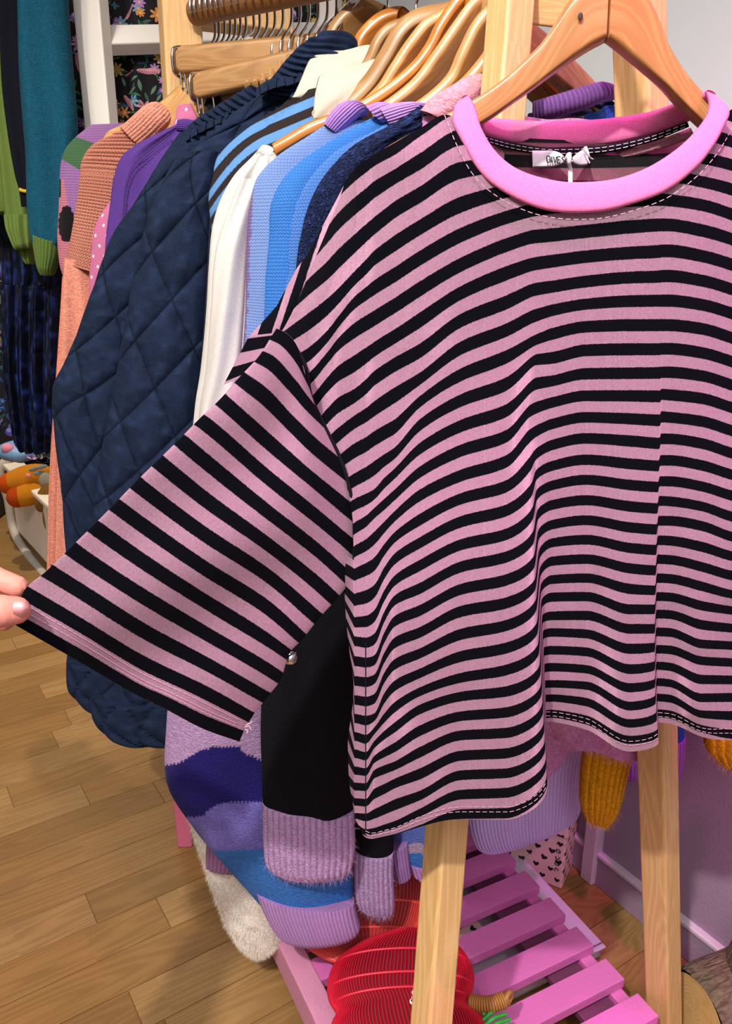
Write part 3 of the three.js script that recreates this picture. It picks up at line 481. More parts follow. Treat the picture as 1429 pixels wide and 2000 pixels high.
  mesh('neck_stitching', stitches(off([[877, 221], [903, 284], [930, 333], [968, 370], [1034, 404], [1095, 417], [1168, 417], [1226, 404], [1299, 377], [1356, 335], [1393, 292], [1418, 249], [1428, 222]], 10), 0.0032, 0.0026, 0.00032), M.threadP, tee).userData.kind = 'stuff';
  for (const g of [0.3, 0.75].map((v) => stitches(tapeRows.map(([a, b, c, d, F]) => P(lerp(a, c, v), lerp(b, d, v), F - 0.0075)), 0.0034, 0.0022, 0.00032))) mesh('tape_stitching', g, M.threadW, tee).userData.kind = 'stuff';
  mesh('seam', mergeGeometries([tube([[548, 650], [574, 677], [595, 714], [606, 773], [632, 831], [662, 892], [678, 940], [687, 983], [691, 1050], [690, 1105]].map(([x, y]) => P(x + 1, y, 0.786)), 0.0016, 60, 6), tube(line((k) => teePt(PRM[5], k, 0), 40, 13, 24.3), 0.0005, 60, 6)]), M.black, tee);
  mesh('loose_thread', mergeGeometries([[[478, 1420], [486, 1418], [490, 1425]], [[478, 1424], [484, 1428], [482, 1432]], [[480, 1416], [489, 1412], [492, 1409]]].map((l) => tube(l.map(([x, y]) => P(x, y, 0.725)), 0.0006, 10, 5))), M.threadP, tee);
  // security pin at the sleeve's lower edge
  const pin = new THREE.LatheGeometry([[0.0001, -0.006], [0.004, -0.005], [0.0062, -0.001], [0.006, 0.002], [0.003, 0.006], [0.0001, 0.0075]].map(([a, b]) => new THREE.Vector2(a, b)), 22); pin.rotateZ(-0.8); { const c = P(567, 1285, 0.772); pin.translate(c.x, c.y, c.z); }
  const pn = mesh('security_pin', pin, M.chrome, tee); pn.userData.label = 'small shiny metal security pin';
  // brand label tied with a ribbon
  const lb = mesh('brand_label', loft([[1039, 294, 1040, 327, 0.902, 0.0006], [1062, 294, 1062, 327, 0.902, 0.0006], [1078, 294, 1080, 326, 0.899, 0.0008], [1094, 299, 1096, 321, 0.896, 0.001], [1103, 308, 1104, 318, 0.893, 0.0012]], { nu: 8, nv: 8 }), M.satin, tee);
  mesh('brand_label', loft([[1117, 308, 1116, 316, 0.893, 0.0012], [1126, 300, 1124, 321, 0.896, 0.001], [1137, 293, 1134, 324, 0.9, 0.0008], [1148, 290, 1146, 323, 0.902, 0.0008]], { nu: 8, nv: 8 }), M.satin, tee);
  mesh('ribbon', mergeGeometries([loft([[1103, 306, 1116, 306, 0.889, 0.004], [1104, 312, 1115, 312, 0.886, 0.006], [1107, 320, 1115, 319, 0.888, 0.003], [1109, 334, 1118, 334, 0.89, 0.001], [1109, 352, 1118, 352, 0.885, 0.001], [1110, 375, 1119, 375, 0.875, 0.001]], { nu: 10, nv: 8 }),
    loft([[1138, 290, 1146, 290, 0.894, 0.003], [1142, 297, 1150, 299, 0.892, 0.002], [1147, 304, 1153, 307, 0.892, 0.0015], [1154, 311, 1160, 311, 0.892, 0.001]], { nu: 8, nv: 6 }), loft([[1143, 300, 1147, 298, 0.894, 0.002], [1145, 312, 1149, 311, 0.893, 0.0015], [1150, 320, 1152, 317, 0.893, 0.001]], { nu: 8, nv: 6 })]), M.satin, tee);
  // print on the label
  const strokes = { D: [[0, 0], [0, 1], [0.45, 0.95], [0.62, 0.5], [0.45, 0.05], [0, 0]], I: [[0.1, 0], [0.1, 1]], V: [[0, 1], [0.3, 0], [0.6, 1]], E: [[0.5, 1], [0, 1], [0, 0.5], [0.4, 0.5], [0, 0.5], [0, 0], [0.5, 0]], S: [[0.5, 0.9], [0.2, 1], [0, 0.8], [0.25, 0.55], [0.5, 0.3], [0.3, 0], [0, 0.1]] };
  let cx = 1068; const ink = [];
  for (const ch of 'DIVES') { ink.push(tube(strokes[ch].map(([a, b]) => P(cx + a * 10, 317 - b * 12 + (cx - 1068) * 0.06, 0.8965 - (cx - 1068) * 0.00025)), 0.00045, 20, 4)); cx += ch === 'I' ? 4.5 : 8.2; }
  mesh('print', mergeGeometries(ink), M.ink, lb);
  place(tee);
}

// ------------------------------------------------------------------ wooden hangers
// A: top of the wood at the hook, B: tip of the seen arm, both in the place; the other arm mirrors it
function hanger(label, A, B, o = {}) {
  const t = thing('wooden_hanger', label, 'hanger', o.group);
  const h = B.clone().sub(A), D = -h.y; h.y = 0; const Wd = h.length(), ax = h.clone().normalize(), th = o.th ?? 0.0065, hw = o.hw ?? 0.021, m = o.m ?? M.beech;
  const prof = [[0, 0.02, 1.25], [0.1, 0.05, 1.35], [0.22, 0.17, 1.3], [0.36, 0.36, 1.15], [0.52, 0.56, 1.0], [0.7, 0.75, 0.92], [0.86, 0.89, 0.95], [0.96, 0.97, 0.9], [1.0, 1.0, 0.45]];
  for (const s of [1, -1]) {
    const rows = prof.map(([u, d, w], i) => {
      const c = A.clone().addScaledVector(ax, s * u * Wd).add(V3(0, -d * D - hw * 1.1, 0)).add((o.bow ?? V3(0, 0, 0)).clone().multiplyScalar(u * u));
      const a = prof[Math.max(0, i - 1)], b = prof[Math.min(prof.length - 1, i + 1)], dir = ax.clone().multiplyScalar(s * (b[0] - a[0]) * Wd).add(V3(0, -(b[1] - a[1]) * D, 0)).normalize();
      let up = V3(0, 1, 0).addScaledVector(dir, -dir.y).normalize(); if (i === 0) up = V3(0, 1, 0);
      return { L: c.clone().addScaledVector(up, hw * w), R: c.clone().addScaledVector(up, -hw * w), t: th, b: th };
    });
    mesh('arm', loftW(rows, { nu: 12, nv: 6, p: 5, cap: true }), m, t);
  }
  const hk = o.hook ?? A.clone().add(V3(0, 0.07, 0)), r = 0.0225, f = o.hookDir ?? V3(0, 0, 1);
  const pts = [A.clone().add(V3(0, -0.02, 0)), A.clone().add(V3(0, 0.012, 0)), hk.clone().addScaledVector(f, r * 1.0).add(V3(0, -0.028, 0)), hk.clone().addScaledVector(f, r * 1.02), hk.clone().addScaledVector(f, r * 0.7).add(V3(0, r * 0.75, 0)), hk.clone().add(V3(0, r * 1.05, 0)), hk.clone().addScaledVector(f, -r * 0.75).add(V3(0, r * 0.7, 0)), hk.clone().addScaledVector(f, -r * 1.0).add(V3(0, 0, 0)), hk.clone().addScaledVector(f, -r * 0.9).add(V3(0, -0.006, 0))];
  mesh('hook', tube(pts, 0.002, 50, 8), M.chrome, t);
  return place(t);
}
// the near hanger, traced: two mitred arms
{
  const t = thing('wooden_hanger', 'large wooden hanger carrying the striped tee, with a knot in its left arm', 'hanger');
  const FL = 0.845, k = (x) => FL + 0.02 * Math.abs(x - 1180) / 480;
  const L = [[1186, -46, 1180, 84], [1150, -36, 1150, 100], [1112, 0, 1120, 119], [1085, 42, 1088, 141], [1058, 82, 1060, 161], [1030, 111, 1036, 179], [990, 148, 1000, 204], [950, 178, 960, 232], [905, 205, 916, 258], [840, 240, 852, 290], [770, 278, 782, 326], [720, 310, 733, 352], [698, 330, 712, 362]];
  const R = [[1186, -46, 1180, 84], [1225, -36, 1205, 103], [1262, -2, 1230, 124], [1283, 42, 1262, 150], [1298, 86, 1296, 178], [1318, 122, 1322, 205], [1343, 157, 1346, 228], [1372, 188, 1368, 249], [1402, 215, 1394, 272], [1450, 250, 1440, 305], [1520, 292, 1508, 345], [1580, 326, 1566, 374], [1600, 345, 1588, 376]];
  const mk = (l, dx) => loft(l.map(([a, b, c, d], i) => [a, b, c, d, k(a) , i > 11 ? 0.004 : 0.0085]), { nu: 14, nv: 8, p: 6, cap: true });
  const wm = M.beech.clone(); wm.color = new THREE.Color(0xf4dcdc);
  for (const l of [L, R]) { const g = mk(l), uv = g.attributes.uv; for (let i = 0; i < uv.count; i++) { const a = uv.getX(i), b = uv.getY(i); uv.setXY(i, a * 1.2, b); } mesh('arm', g, wm, t); }
  const kn = new THREE.SphereGeometry(0.0019, 16, 10); kn.scale(1, 1.35, 0.25); { const c = P(1133, 32, FL - 0.0112); kn.translate(c.x, c.y, c.z); } mesh('knot', kn, std(0x3a2012, { roughness: 0.6 }), t);
  const a = P(1186, -30, FL), hk = P(1186, -165, FL), f = V3(1, 0, 0), r = 0.022;
  mesh('hook', tube([a, a.clone().add(V3(0, 0.03, 0)), hk.clone().add(V3(r * 0.9, -0.03, 0)), hk.clone().addScaledVector(f, r), hk.clone().add(V3(r * 0.7, r * 0.7, 0)), hk.clone().add(V3(0, r, 0)), hk.clone().add(V3(-r * 0.7, r * 0.7, 0)), hk.clone().add(V3(-r, 0, 0))], 0.002, 50, 8), M.chrome, t);
  place(t);
}

// ------------------------------------------------------------------ the pine clothes rack
const seen = (v) => { const y = v.y - CAM_H, z = -v.z, d = z * cP - y * sP; return [CX + v.x / d * FPX, CY - (y * cP + z * sP) / d * FPX]; };
const RA = P(392, 22, 1.607), RB = P(1200, -135, 1.19); RB.y = RA.y;
const railAt = (px) => { let a = -0.3, b = 1.3; for (let i = 0; i < 40; i++) { const m = (a + b) / 2; seen(RA.clone().lerp(RB, m))[0] < px ? a = m : b = m; } return RA.clone().lerp(RB, a); };
const railDir = RB.clone().sub(RA).normalize(), railPerp = V3(-railDir.z, 0, railDir.x).multiplyScalar(-1); // towards the seen side
{
  const t = thing('clothes_rack', 'natural pine A-frame clothes rack with a round rail full of clothes', 'clothes rack');
  mesh('rail', tube([RA.clone().addScaledVector(railDir, -0.012), RA.clone().lerp(RB, 0.5), RB.clone().addScaledVector(railDir, 0.03)], 0.0165, 20, 24), std(0xc4ae98, { map: T.beechD, roughness: 0.5 }), t);
  const foot = (px, py, F) => { const a = P(px, py, F); return a; };
  const down = (top, low) => { const d = low.clone().sub(top); return top.clone().addScaledVector(d, -top.y / d.y).add(V3(0, 0.0, 0)); };
  const legs = [[P(1010, -160, 1.12), P(842, 2000, 0.78), 0.0335, 0.55], [P(1243, -160, 1.05), P(1296, 2000, 1.062), 0.037, 0.72], [P(341, -160, 1.66), P(400, 1000, 1.62), 0.055, 0.35], [P(520, -160, 1.86), P(610, 1000, 1.95), 0.05, 0.4]];
  for (const [a, b, w, tw] of legs) mesh('leg', beam(down(a, b).add(V3(0, 0.004, 0)), a, w, w, tw, 0.004), M.pine, t);
  mesh('crossbar', beam(P(1000, -10, 1.13), P(1262, 18, 1.09), 0.045, 0.022, 0, 0.003), M.pine, t);
  mesh('crossbar', beam(P(330, 12, 1.66), P(545, 40, 1.86), 0.06, 0.022, 0.2, 0.003), M.pine, t);
  mesh('peg', tube([P(1150, 5, 1.10), P(1176, -120, 0.95), P(1190, -182, 0.80)], 0.008, 12, 12), M.pine, t);
  place(t);
}
const hookDir = railPerp.clone();
const H = (label, ax, bx, by, F, o = {}) => { const hk = railAt(ax); const A = hk.clone().add(V3(0, -(o.drop ?? 0.058), 0)); const B = P(bx, by, F); return hanger(label, A, B, { hook: hk, hookDir, ...o }); };
// hangers whose arms are seen: upper edge of the seen arm from tip to top, width of the wood, distance
function tracedHanger(label, pts, wpx, F, m, o = {}) {
  const t = thing('wooden_hanger', label, 'hanger'), n = pts.length, rows = [], th = o.th ?? 0.0062;
  for (let i = 0; i < n; i++) {
    const a = pts[Math.max(0, i - 1)], b = pts[Math.min(n - 1, i + 1)], l = Math.hypot(b[0] - a[0], b[1] - a[1]), nx = -(b[1] - a[1]) / l, ny = (b[0] - a[0]) / l;
    const w = wpx * (i === 0 ? 0.45 : lerp(0.75, 1.15, i / (n - 1)));
    rows.push({ L: P(pts[i][0], pts[i][1], F), R: P(pts[i][0] + nx * w, pts[i][1] + ny * w, F + (o.turn ?? 0.05)), t: th, b: th });
  }
  const top = rows[n - 1], g = loftW(rows, { nu: 16, nv: 8, p: 7, cap: true }); mesh('arm', g, m, t);
  // the far arm falls away behind
  const ap = top.L.clone().lerp(top.R, 0.5), far = [0, 0.12, 0.3, 0.6, 0.9, 1].map((q) => { const c = top.L.clone().add(V3(0.19 * q, -0.13 * Math.pow(q, 1.25), -0.09 * q)), h = 0.04 * (1 - 0.35 * q); return { L: c, R: c.clone().add(V3(0.004, -h, -0.004)), t: th, b: th }; });
  mesh('arm', loftW(far, { nu: 12, nv: 6, p: 6, cap: true }), m, t);
  const hk = railAt(seen(top.L)[0] + 6), f = hookDir, r = 0.021;
  mesh('hook', tube([top.L.clone().add(V3(0.004, -0.01, -0.003)), top.L.clone().add(V3(0.004, 0.012, -0.003)), hk.clone().addScaledVector(f, r).add(V3(0, -0.018, 0)), hk.clone().addScaledVector(f, r * 1.02), hk.clone().addScaledVector(f, r * 0.7).add(V3(0, r * 0.75, 0)), hk.clone().add(V3(0, r * 1.05, 0)), hk.clone().addScaledVector(f, -r * 0.75).add(V3(0, r * 0.7, 0)), hk.clone().addScaledVector(f, -r)], 0.0019, 50, 8), M.chrome, t);
  return place(t);
}
tracedHanger('wooden hanger nearest the near rack leg, just a sliver above the pink collar', [[860, 200], [890, 172], [912, 152], [941, 117], [962, 84], [985, 44], [1004, 20]], 44, 1.165, M.beech);
tracedHanger('wooden hanger with a pale edge just left of the near rack leg', [[770, 232], [826, 196], [874, 151], [897, 102], [923, 49], [950, 16], [972, 2]], 62, 1.19, M.beech);
tracedHanger('wide pale wooden hanger above the lilac collars, second left of the near rack leg', [[726, 218], [754, 200], [807, 156], [847, 102], [883, 49], [914, 6], [940, -18]], 76, 1.236, M.beech);
tracedHanger('glossy amber wooden hanger whose long arm ends at the white blouse', [[533, 290], [560, 272], [607, 245], [687, 213], [754, 173], [803, 132], [834, 92], [856, 48], [884, 6], [908, -24]], 40, 1.262, M.amber);
tracedHanger('pale narrow-edged wooden hanger just left of the amber one', [[690, 222], [736, 174], [763, 132], [794, 84], [830, 40], [868, 19], [890, 14]], 62, 1.283, M.beech);
tracedHanger('brown wooden hanger whose arm runs down beside the front cream collar', [[630, 240], [672, 202], [716, 156], [747, 107], [775, 58], [812, 27], [868, 14], [886, 8]], 52, 1.302, M.beechD, { th: 0.009 });
tracedHanger('small dark brown wooden hanger rising behind the front cream collar', [[690, 160], [716, 118], [732, 80], [754, 53], [784, 40], [806, 34]], 46, 1.345, M.beechD);
tracedHanger('rounded amber-sided wooden hanger behind the rear cream collar', [[640, 150], [683, 96], [697, 66], [723, 36], [752, 18], [786, 12], [806, 30]], 92, 1.412, M.amber, { th: 0.008 });
tracedHanger('round-shouldered wooden hanger with brown face above the ruffled denim collar', [[600, 130], [628, 84], [643, 49], [668, 18], [695, 4], [722, -2], [752, 10]], 100, 1.452, M.beechD, { th: 0.008 });
tracedHanger('slim wooden hanger end between the trouser hangers and the ruffled denim collar', [[560, 126], [583, 104], [606, 82], [630, 63], [656, 46]], 34, 1.50, M.beech);
H('wooden hanger reaching left past the pine post to the salmon cardigan', 470, 205, 255, 1.585, { m: M.beech, hw: 0.024, drop: 0.055 });
{ // hooks crowded at the far end: slim hangers mostly hidden by the clip hangers
  const xs = [394, 402, 413, 424, 434, 444, 455, 482, 497, 512, 528, 545, 562, 580, 598, 616, 634, 655];
  const ORD = 'first second third fourth fifth sixth seventh eighth ninth tenth eleventh twelfth thirteenth fourteenth fifteenth sixteenth seventeenth eighteenth'.split(' ');
  xs.forEach((x, i) => { const hk = railAt(x), A = hk.clone().add(V3(0, -0.068, 0)), B = A.clone().addScaledVector(hookDir, 0.05).add(V3(-0.03, -0.03, 0)); hanger(ORD[i] + ` chrome-hooked slim hanger along the rail, counting from the pine post`, A, B, { hook: hk, hookDir, th: 0.004, hw: 0.012, m: M.beechD, group: 'hooks packed at the far end of the rail' }); });
}
{ // two clip hangers
  const clip = (label, L, R, h, FL, FR, px) => {
    const t = thing('trouser_hanger', label, 'hanger');
    const g = loftW([0, 0.03, 0.1, 0.5, 0.95, 1].map((q) => { const a = P(lerp(L[0], R[0], q), lerp(L[1], R[1], q), lerp(FL, FR, q)); const e = q === 0 ? 0.72 : 1; return { L: a.clone().add(V3(0, h / 2 * e, 0)), R: a.clone().add(V3(0, -h / 2 * e, 0)), t: 0.0065 }; }), { nu: 10, nv: 8, p: 5, cap: true });
    mesh('bar', g, M.beechD, t);
    const bk = loftW([0, 0.03, 0.5, 1].map((q) => { const a = P(lerp(L[0], R[0], q) - 5, lerp(L[1], R[1], q) - 1, lerp(FL, FR, q) + 0.024); return { L: a.clone().add(V3(0, h / 2 * 0.95, 0)), R: a.clone().add(V3(0, -h / 2 * 0.95, 0)), t: 0.005 }; }), { nu: 10, nv: 8, p: 5, cap: true });
    mesh('bar', bk, M.beechD, t);
    const a = P(L[0] - 2, L[1], FL + 0.008); mesh('end_clip', tube([a.clone().add(V3(0.004, h * 0.55, -0.012)), a.clone().add(V3(-0.004, h * 0.4, 0.0)), a.clone().add(V3(-0.004, -h * 0.4, 0.0)), a.clone().add(V3(0.004, -h * 0.56, -0.012))], 0.0022, 24, 8), M.chrome, t);
    const wires = []; for (const [dx, dy] of [[3, 20], [12, 24], [34, 22]]) { const w = P(L[0] + dx, L[1] + 14, FL - 0.004), v = P(L[0] + dx + 6, L[1] + 14 + dy * 2.0, FL - 0.004); wires.push(tube([w, w.clone().lerp(v, 0.85), v, v.clone().add(V3(0.006, 0.004, -0.008))], 0.0014, 20, 6)); }
    mesh('wire', mergeGeometries(wires), M.steel, t);
    const m = P(lerp(L[0], R[0], 0.97), lerp(L[1], R[1], 0.97), FR), hk = railAt(px);
    mesh('hook', tube([m, m.clone().add(V3(0, 0.02, 0)), hk.clone().addScaledVector(hookDir, 0.02).add(V3(0, -0.01, 0)), hk.clone().add(V3(0, 0.02, 0)), hk.clone().addScaledVector(hookDir, -0.02)], 0.0017, 30, 8), M.chrome, t);
    return place(t);
  };
  clip('rear wooden trouser hanger with a chrome end clip, its bar nearly level', [347, 119], [640, 92], 0.036, 1.56, 1.50, 668);
  clip('front wooden trouser hanger sloping down to the left with hanging chrome wires', [381, 170], [640, 108], 0.034, 1.52, 1.47, 690);
}

// ------------------------------------------------------------------ garments on the rail (front to back)
const C = (h) => new THREE.Color(h);
const folds = (n, a, ph = 0) => (u, r) => a * Math.sin(u * n * 6.283 + ph + r * 0.35) + a * 0.5 * Math.sin(u * n * 13.1 + 1.7 * ph - r * 0.6);
const ribbed = (n, a) => (u) => a * Math.abs(Math.sin(u * n * Math.PI)) * 1.0;
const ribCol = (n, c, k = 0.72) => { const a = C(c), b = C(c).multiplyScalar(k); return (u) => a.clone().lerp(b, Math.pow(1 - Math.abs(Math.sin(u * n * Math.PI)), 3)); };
const VK = (o) => cloth(0xffffff, { vertexColors: true, sheen: 0.1, sheenColor: C(0xffffff), ...o });
const ribM = VK({ map: T.jersey, bumpMap: T.plainB, bumpScale: 0.0002 });
const fuzzM = VK({ map: T.fuzzC, bumpMap: T.fuzzB, bumpScale: 0.0012 });
const knitM = VK({ map: T.knitC, bumpMap: T.knitB, bumpScale: 0.001 });
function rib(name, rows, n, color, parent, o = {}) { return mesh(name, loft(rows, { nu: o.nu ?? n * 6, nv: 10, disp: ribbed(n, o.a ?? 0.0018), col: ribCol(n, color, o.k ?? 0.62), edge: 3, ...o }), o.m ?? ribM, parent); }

{ // pale pink fluffy sweater, only its collar showing, and orange-cuffed fluffy hem below the tee
  const t = thing('fluffy_sweater', 'pink fluffy sweater with a collar roll by the tee shoulder and orange ribbed cuffs below', 'sweater');
  const col = mesh('collar', loft([[820, 216, 884, 246, 1.135, 0.012], [848, 186, 908, 228, 1.135, 0.016], [880, 168, 930, 214, 1.135, 0.018], [912, 152, 948, 196, 1.14, 0.018], [938, 160, 980, 200, 1.15, 0.014], [985, 180, 1020, 230, 1.17, 0.01]], { nu: 24, nv: 12, round: true, disp: (u, r, a, b) => 0.002 * noise(a * 260, b * 260, 0, 2) }), fuzz(0xf0a9b8), t);
  mesh('collar_fibres', hairs(col.geometry, 1400, 0.009, 0.00012, 3, 0), std(0xf5bcc8), col).userData.kind = 'stuff';
  const body = mesh('body', loft([[820, 230, 1180, 240, 1.155, 0.02], [800, 420, 1250, 420, 1.15, 0.025], [860, 800, 1260, 800, 1.14, 0.03], [960, 1150, 1255, 1150, 1.12, 0.03], [1010, 1330, 1250, 1340, 1.11, 0.028], [1030, 1412, 1248, 1440, 1.105, 0.026], [1055, 1432, 1250, 1484, 1.10, 0.022]], { nu: 40, nv: 12, disp: folds(2.4, 0.006, 1) }), fuzz(0xea9edc), t);
  mesh('hem_fibres', hairs(body.geometry, 2600, 0.010, 0.00012, 4, 0.4, 0.5, (q) => q.y < P(1150, 1380, 1.1).y), std(0xeaa6dc), body).userData.kind = 'stuff';
  const low = mesh('side_panel', loft([[1010, 1380, 1120, 1380, 1.15, 0.015], [1030, 1450, 1125, 1440, 1.15, 0.015], [1050, 1530, 1110, 1470, 1.15, 0.01]], { nu: 20, nv: 10 }), fuzz(0xdd9ae0), t);
  for (const [rows, l] of [[[[1146, 1300, 1250, 1310, 1.145, 0.02], [1140, 1440, 1238, 1440, 1.14, 0.024], [1132, 1510, 1224, 1500, 1.135, 0.026], [1131, 1560, 1212, 1550, 1.13, 0.026], [1138, 1588, 1196, 1590, 1.13, 0.02], [1150, 1598, 1184, 1603, 1.13, 0.012]], 0], [[[1362, 1330, 1500, 1330, 1.14, 0.02], [1372, 1430, 1500, 1430, 1.12, 0.022], [1376, 1458, 1490, 1462, 1.12, 0.024], [1392, 1478, 1480, 1492, 1.12, 0.022], [1412, 1492, 1465, 1502, 1.12, 0.014]], 1]]) {
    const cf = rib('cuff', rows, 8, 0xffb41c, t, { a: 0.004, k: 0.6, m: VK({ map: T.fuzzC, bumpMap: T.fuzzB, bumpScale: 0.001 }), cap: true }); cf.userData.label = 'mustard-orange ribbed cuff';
    mesh('cuff_fibres', hairs(cf.geometry, 900, 0.008, 0.00011, 8 + l, 0.3), std(0xffc24a), cf).userData.kind = 'stuff';
  }
  place(t);
}
{ // navy boucle sweater with lilac cuffs
  const t = thing('navy_sweater', 'navy boucle sweater with fluffy lilac ribbed cuffs, hanging next to the tee', 'sweater');
  const nav = cloth(0x2c4484, { map: T.bouC, bumpMap: T.bouB, bumpScale: 0.004, sheen: 0.4, sheenColor: C(0x4060a0) });
  mesh('body', loft([[820, 206, 870, 214, 1.165, 0.012], [770, 240, 900, 240, 1.17, 0.02], [690, 284, 940, 280, 1.175, 0.026], [634, 342, 960, 330, 1.18, 0.03], [603, 400, 970, 400, 1.18, 0.032], [587, 460, 970, 460, 1.18, 0.033], [578, 520, 970, 540, 1.18, 0.034], [572, 620, 960, 640, 1.175, 0.034], [585, 800, 960, 820, 1.17, 0.036], [620, 1100, 950, 1120, 1.165, 0.036], [660, 1350, 900, 1370, 1.165, 0.034], [690, 1580, 790, 1600, 1.165, 0.03]], { nu: 60, nv: 14, round: true, disp: (u, r, a, b) => 0.0045 * noise(a * 190, b * 190, 0, 1) + folds(1.5, 0.004)(u, r) }), nav, t);
  const dk = fuzz(0x0d0f18, { sheen: 0.15 });
  const s1 = mesh('sleeve', loft([[600, 700, 700, 700, 1.10, 0.02], [560, 900, 705, 920, 1.09, 0.025], [535, 1130, 706, 1130, 1.08, 0.028], [514, 1310, 700, 1310, 1.07, 0.03], [509, 1420, 694, 1430, 1.065, 0.03], [511, 1500, 690, 1520, 1.06, 0.03], [513, 1566, 691, 1576, 1.058, 0.028]], { nu: 40, nv: 14, round: true, disp: folds(1.2, 0.003) }), dk, t); s1.userData.label = 'near-black fuzzy sleeve';
  mesh('sleeve_fibres', hairs(s1.geometry, 1500, 0.006, 0.0001, 21, 0.2), std(0x15161f), s1).userData.kind = 'stuff';
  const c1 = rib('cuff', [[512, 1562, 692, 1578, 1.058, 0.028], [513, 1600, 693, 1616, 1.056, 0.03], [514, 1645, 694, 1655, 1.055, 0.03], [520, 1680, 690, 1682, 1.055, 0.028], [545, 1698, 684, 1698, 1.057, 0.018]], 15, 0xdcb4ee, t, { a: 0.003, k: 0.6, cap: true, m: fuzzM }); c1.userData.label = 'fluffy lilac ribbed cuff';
  mesh('cuff_fibres', hairs(c1.geometry, 2200, 0.0065, 0.00008, 22, 0.5, 0.6), std(0xcba6de), c1).userData.kind = 'stuff';
  const s2 = mesh('sleeve', loft([[700, 1300, 790, 1300, 1.13, 0.02], [690, 1500, 775, 1520, 1.12, 0.022], [688, 1650, 768, 1662, 1.115, 0.022]], { nu: 24, nv: 14, round: true }), dk, t); s2.userData.label = 'near-black fuzzy far sleeve';
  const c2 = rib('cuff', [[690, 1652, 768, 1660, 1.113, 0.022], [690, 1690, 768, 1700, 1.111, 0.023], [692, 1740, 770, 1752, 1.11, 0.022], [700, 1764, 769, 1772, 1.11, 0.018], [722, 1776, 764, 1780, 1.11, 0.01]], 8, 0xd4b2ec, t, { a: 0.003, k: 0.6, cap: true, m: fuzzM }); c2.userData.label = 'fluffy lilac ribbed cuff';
  mesh('cuff_fibres', hairs(c2.geometry, 1000, 0.0065, 0.00008, 23, 0.4, 0.6), std(0xd0b4e2), c2).userData.kind = 'stuff';
  place(t);
}
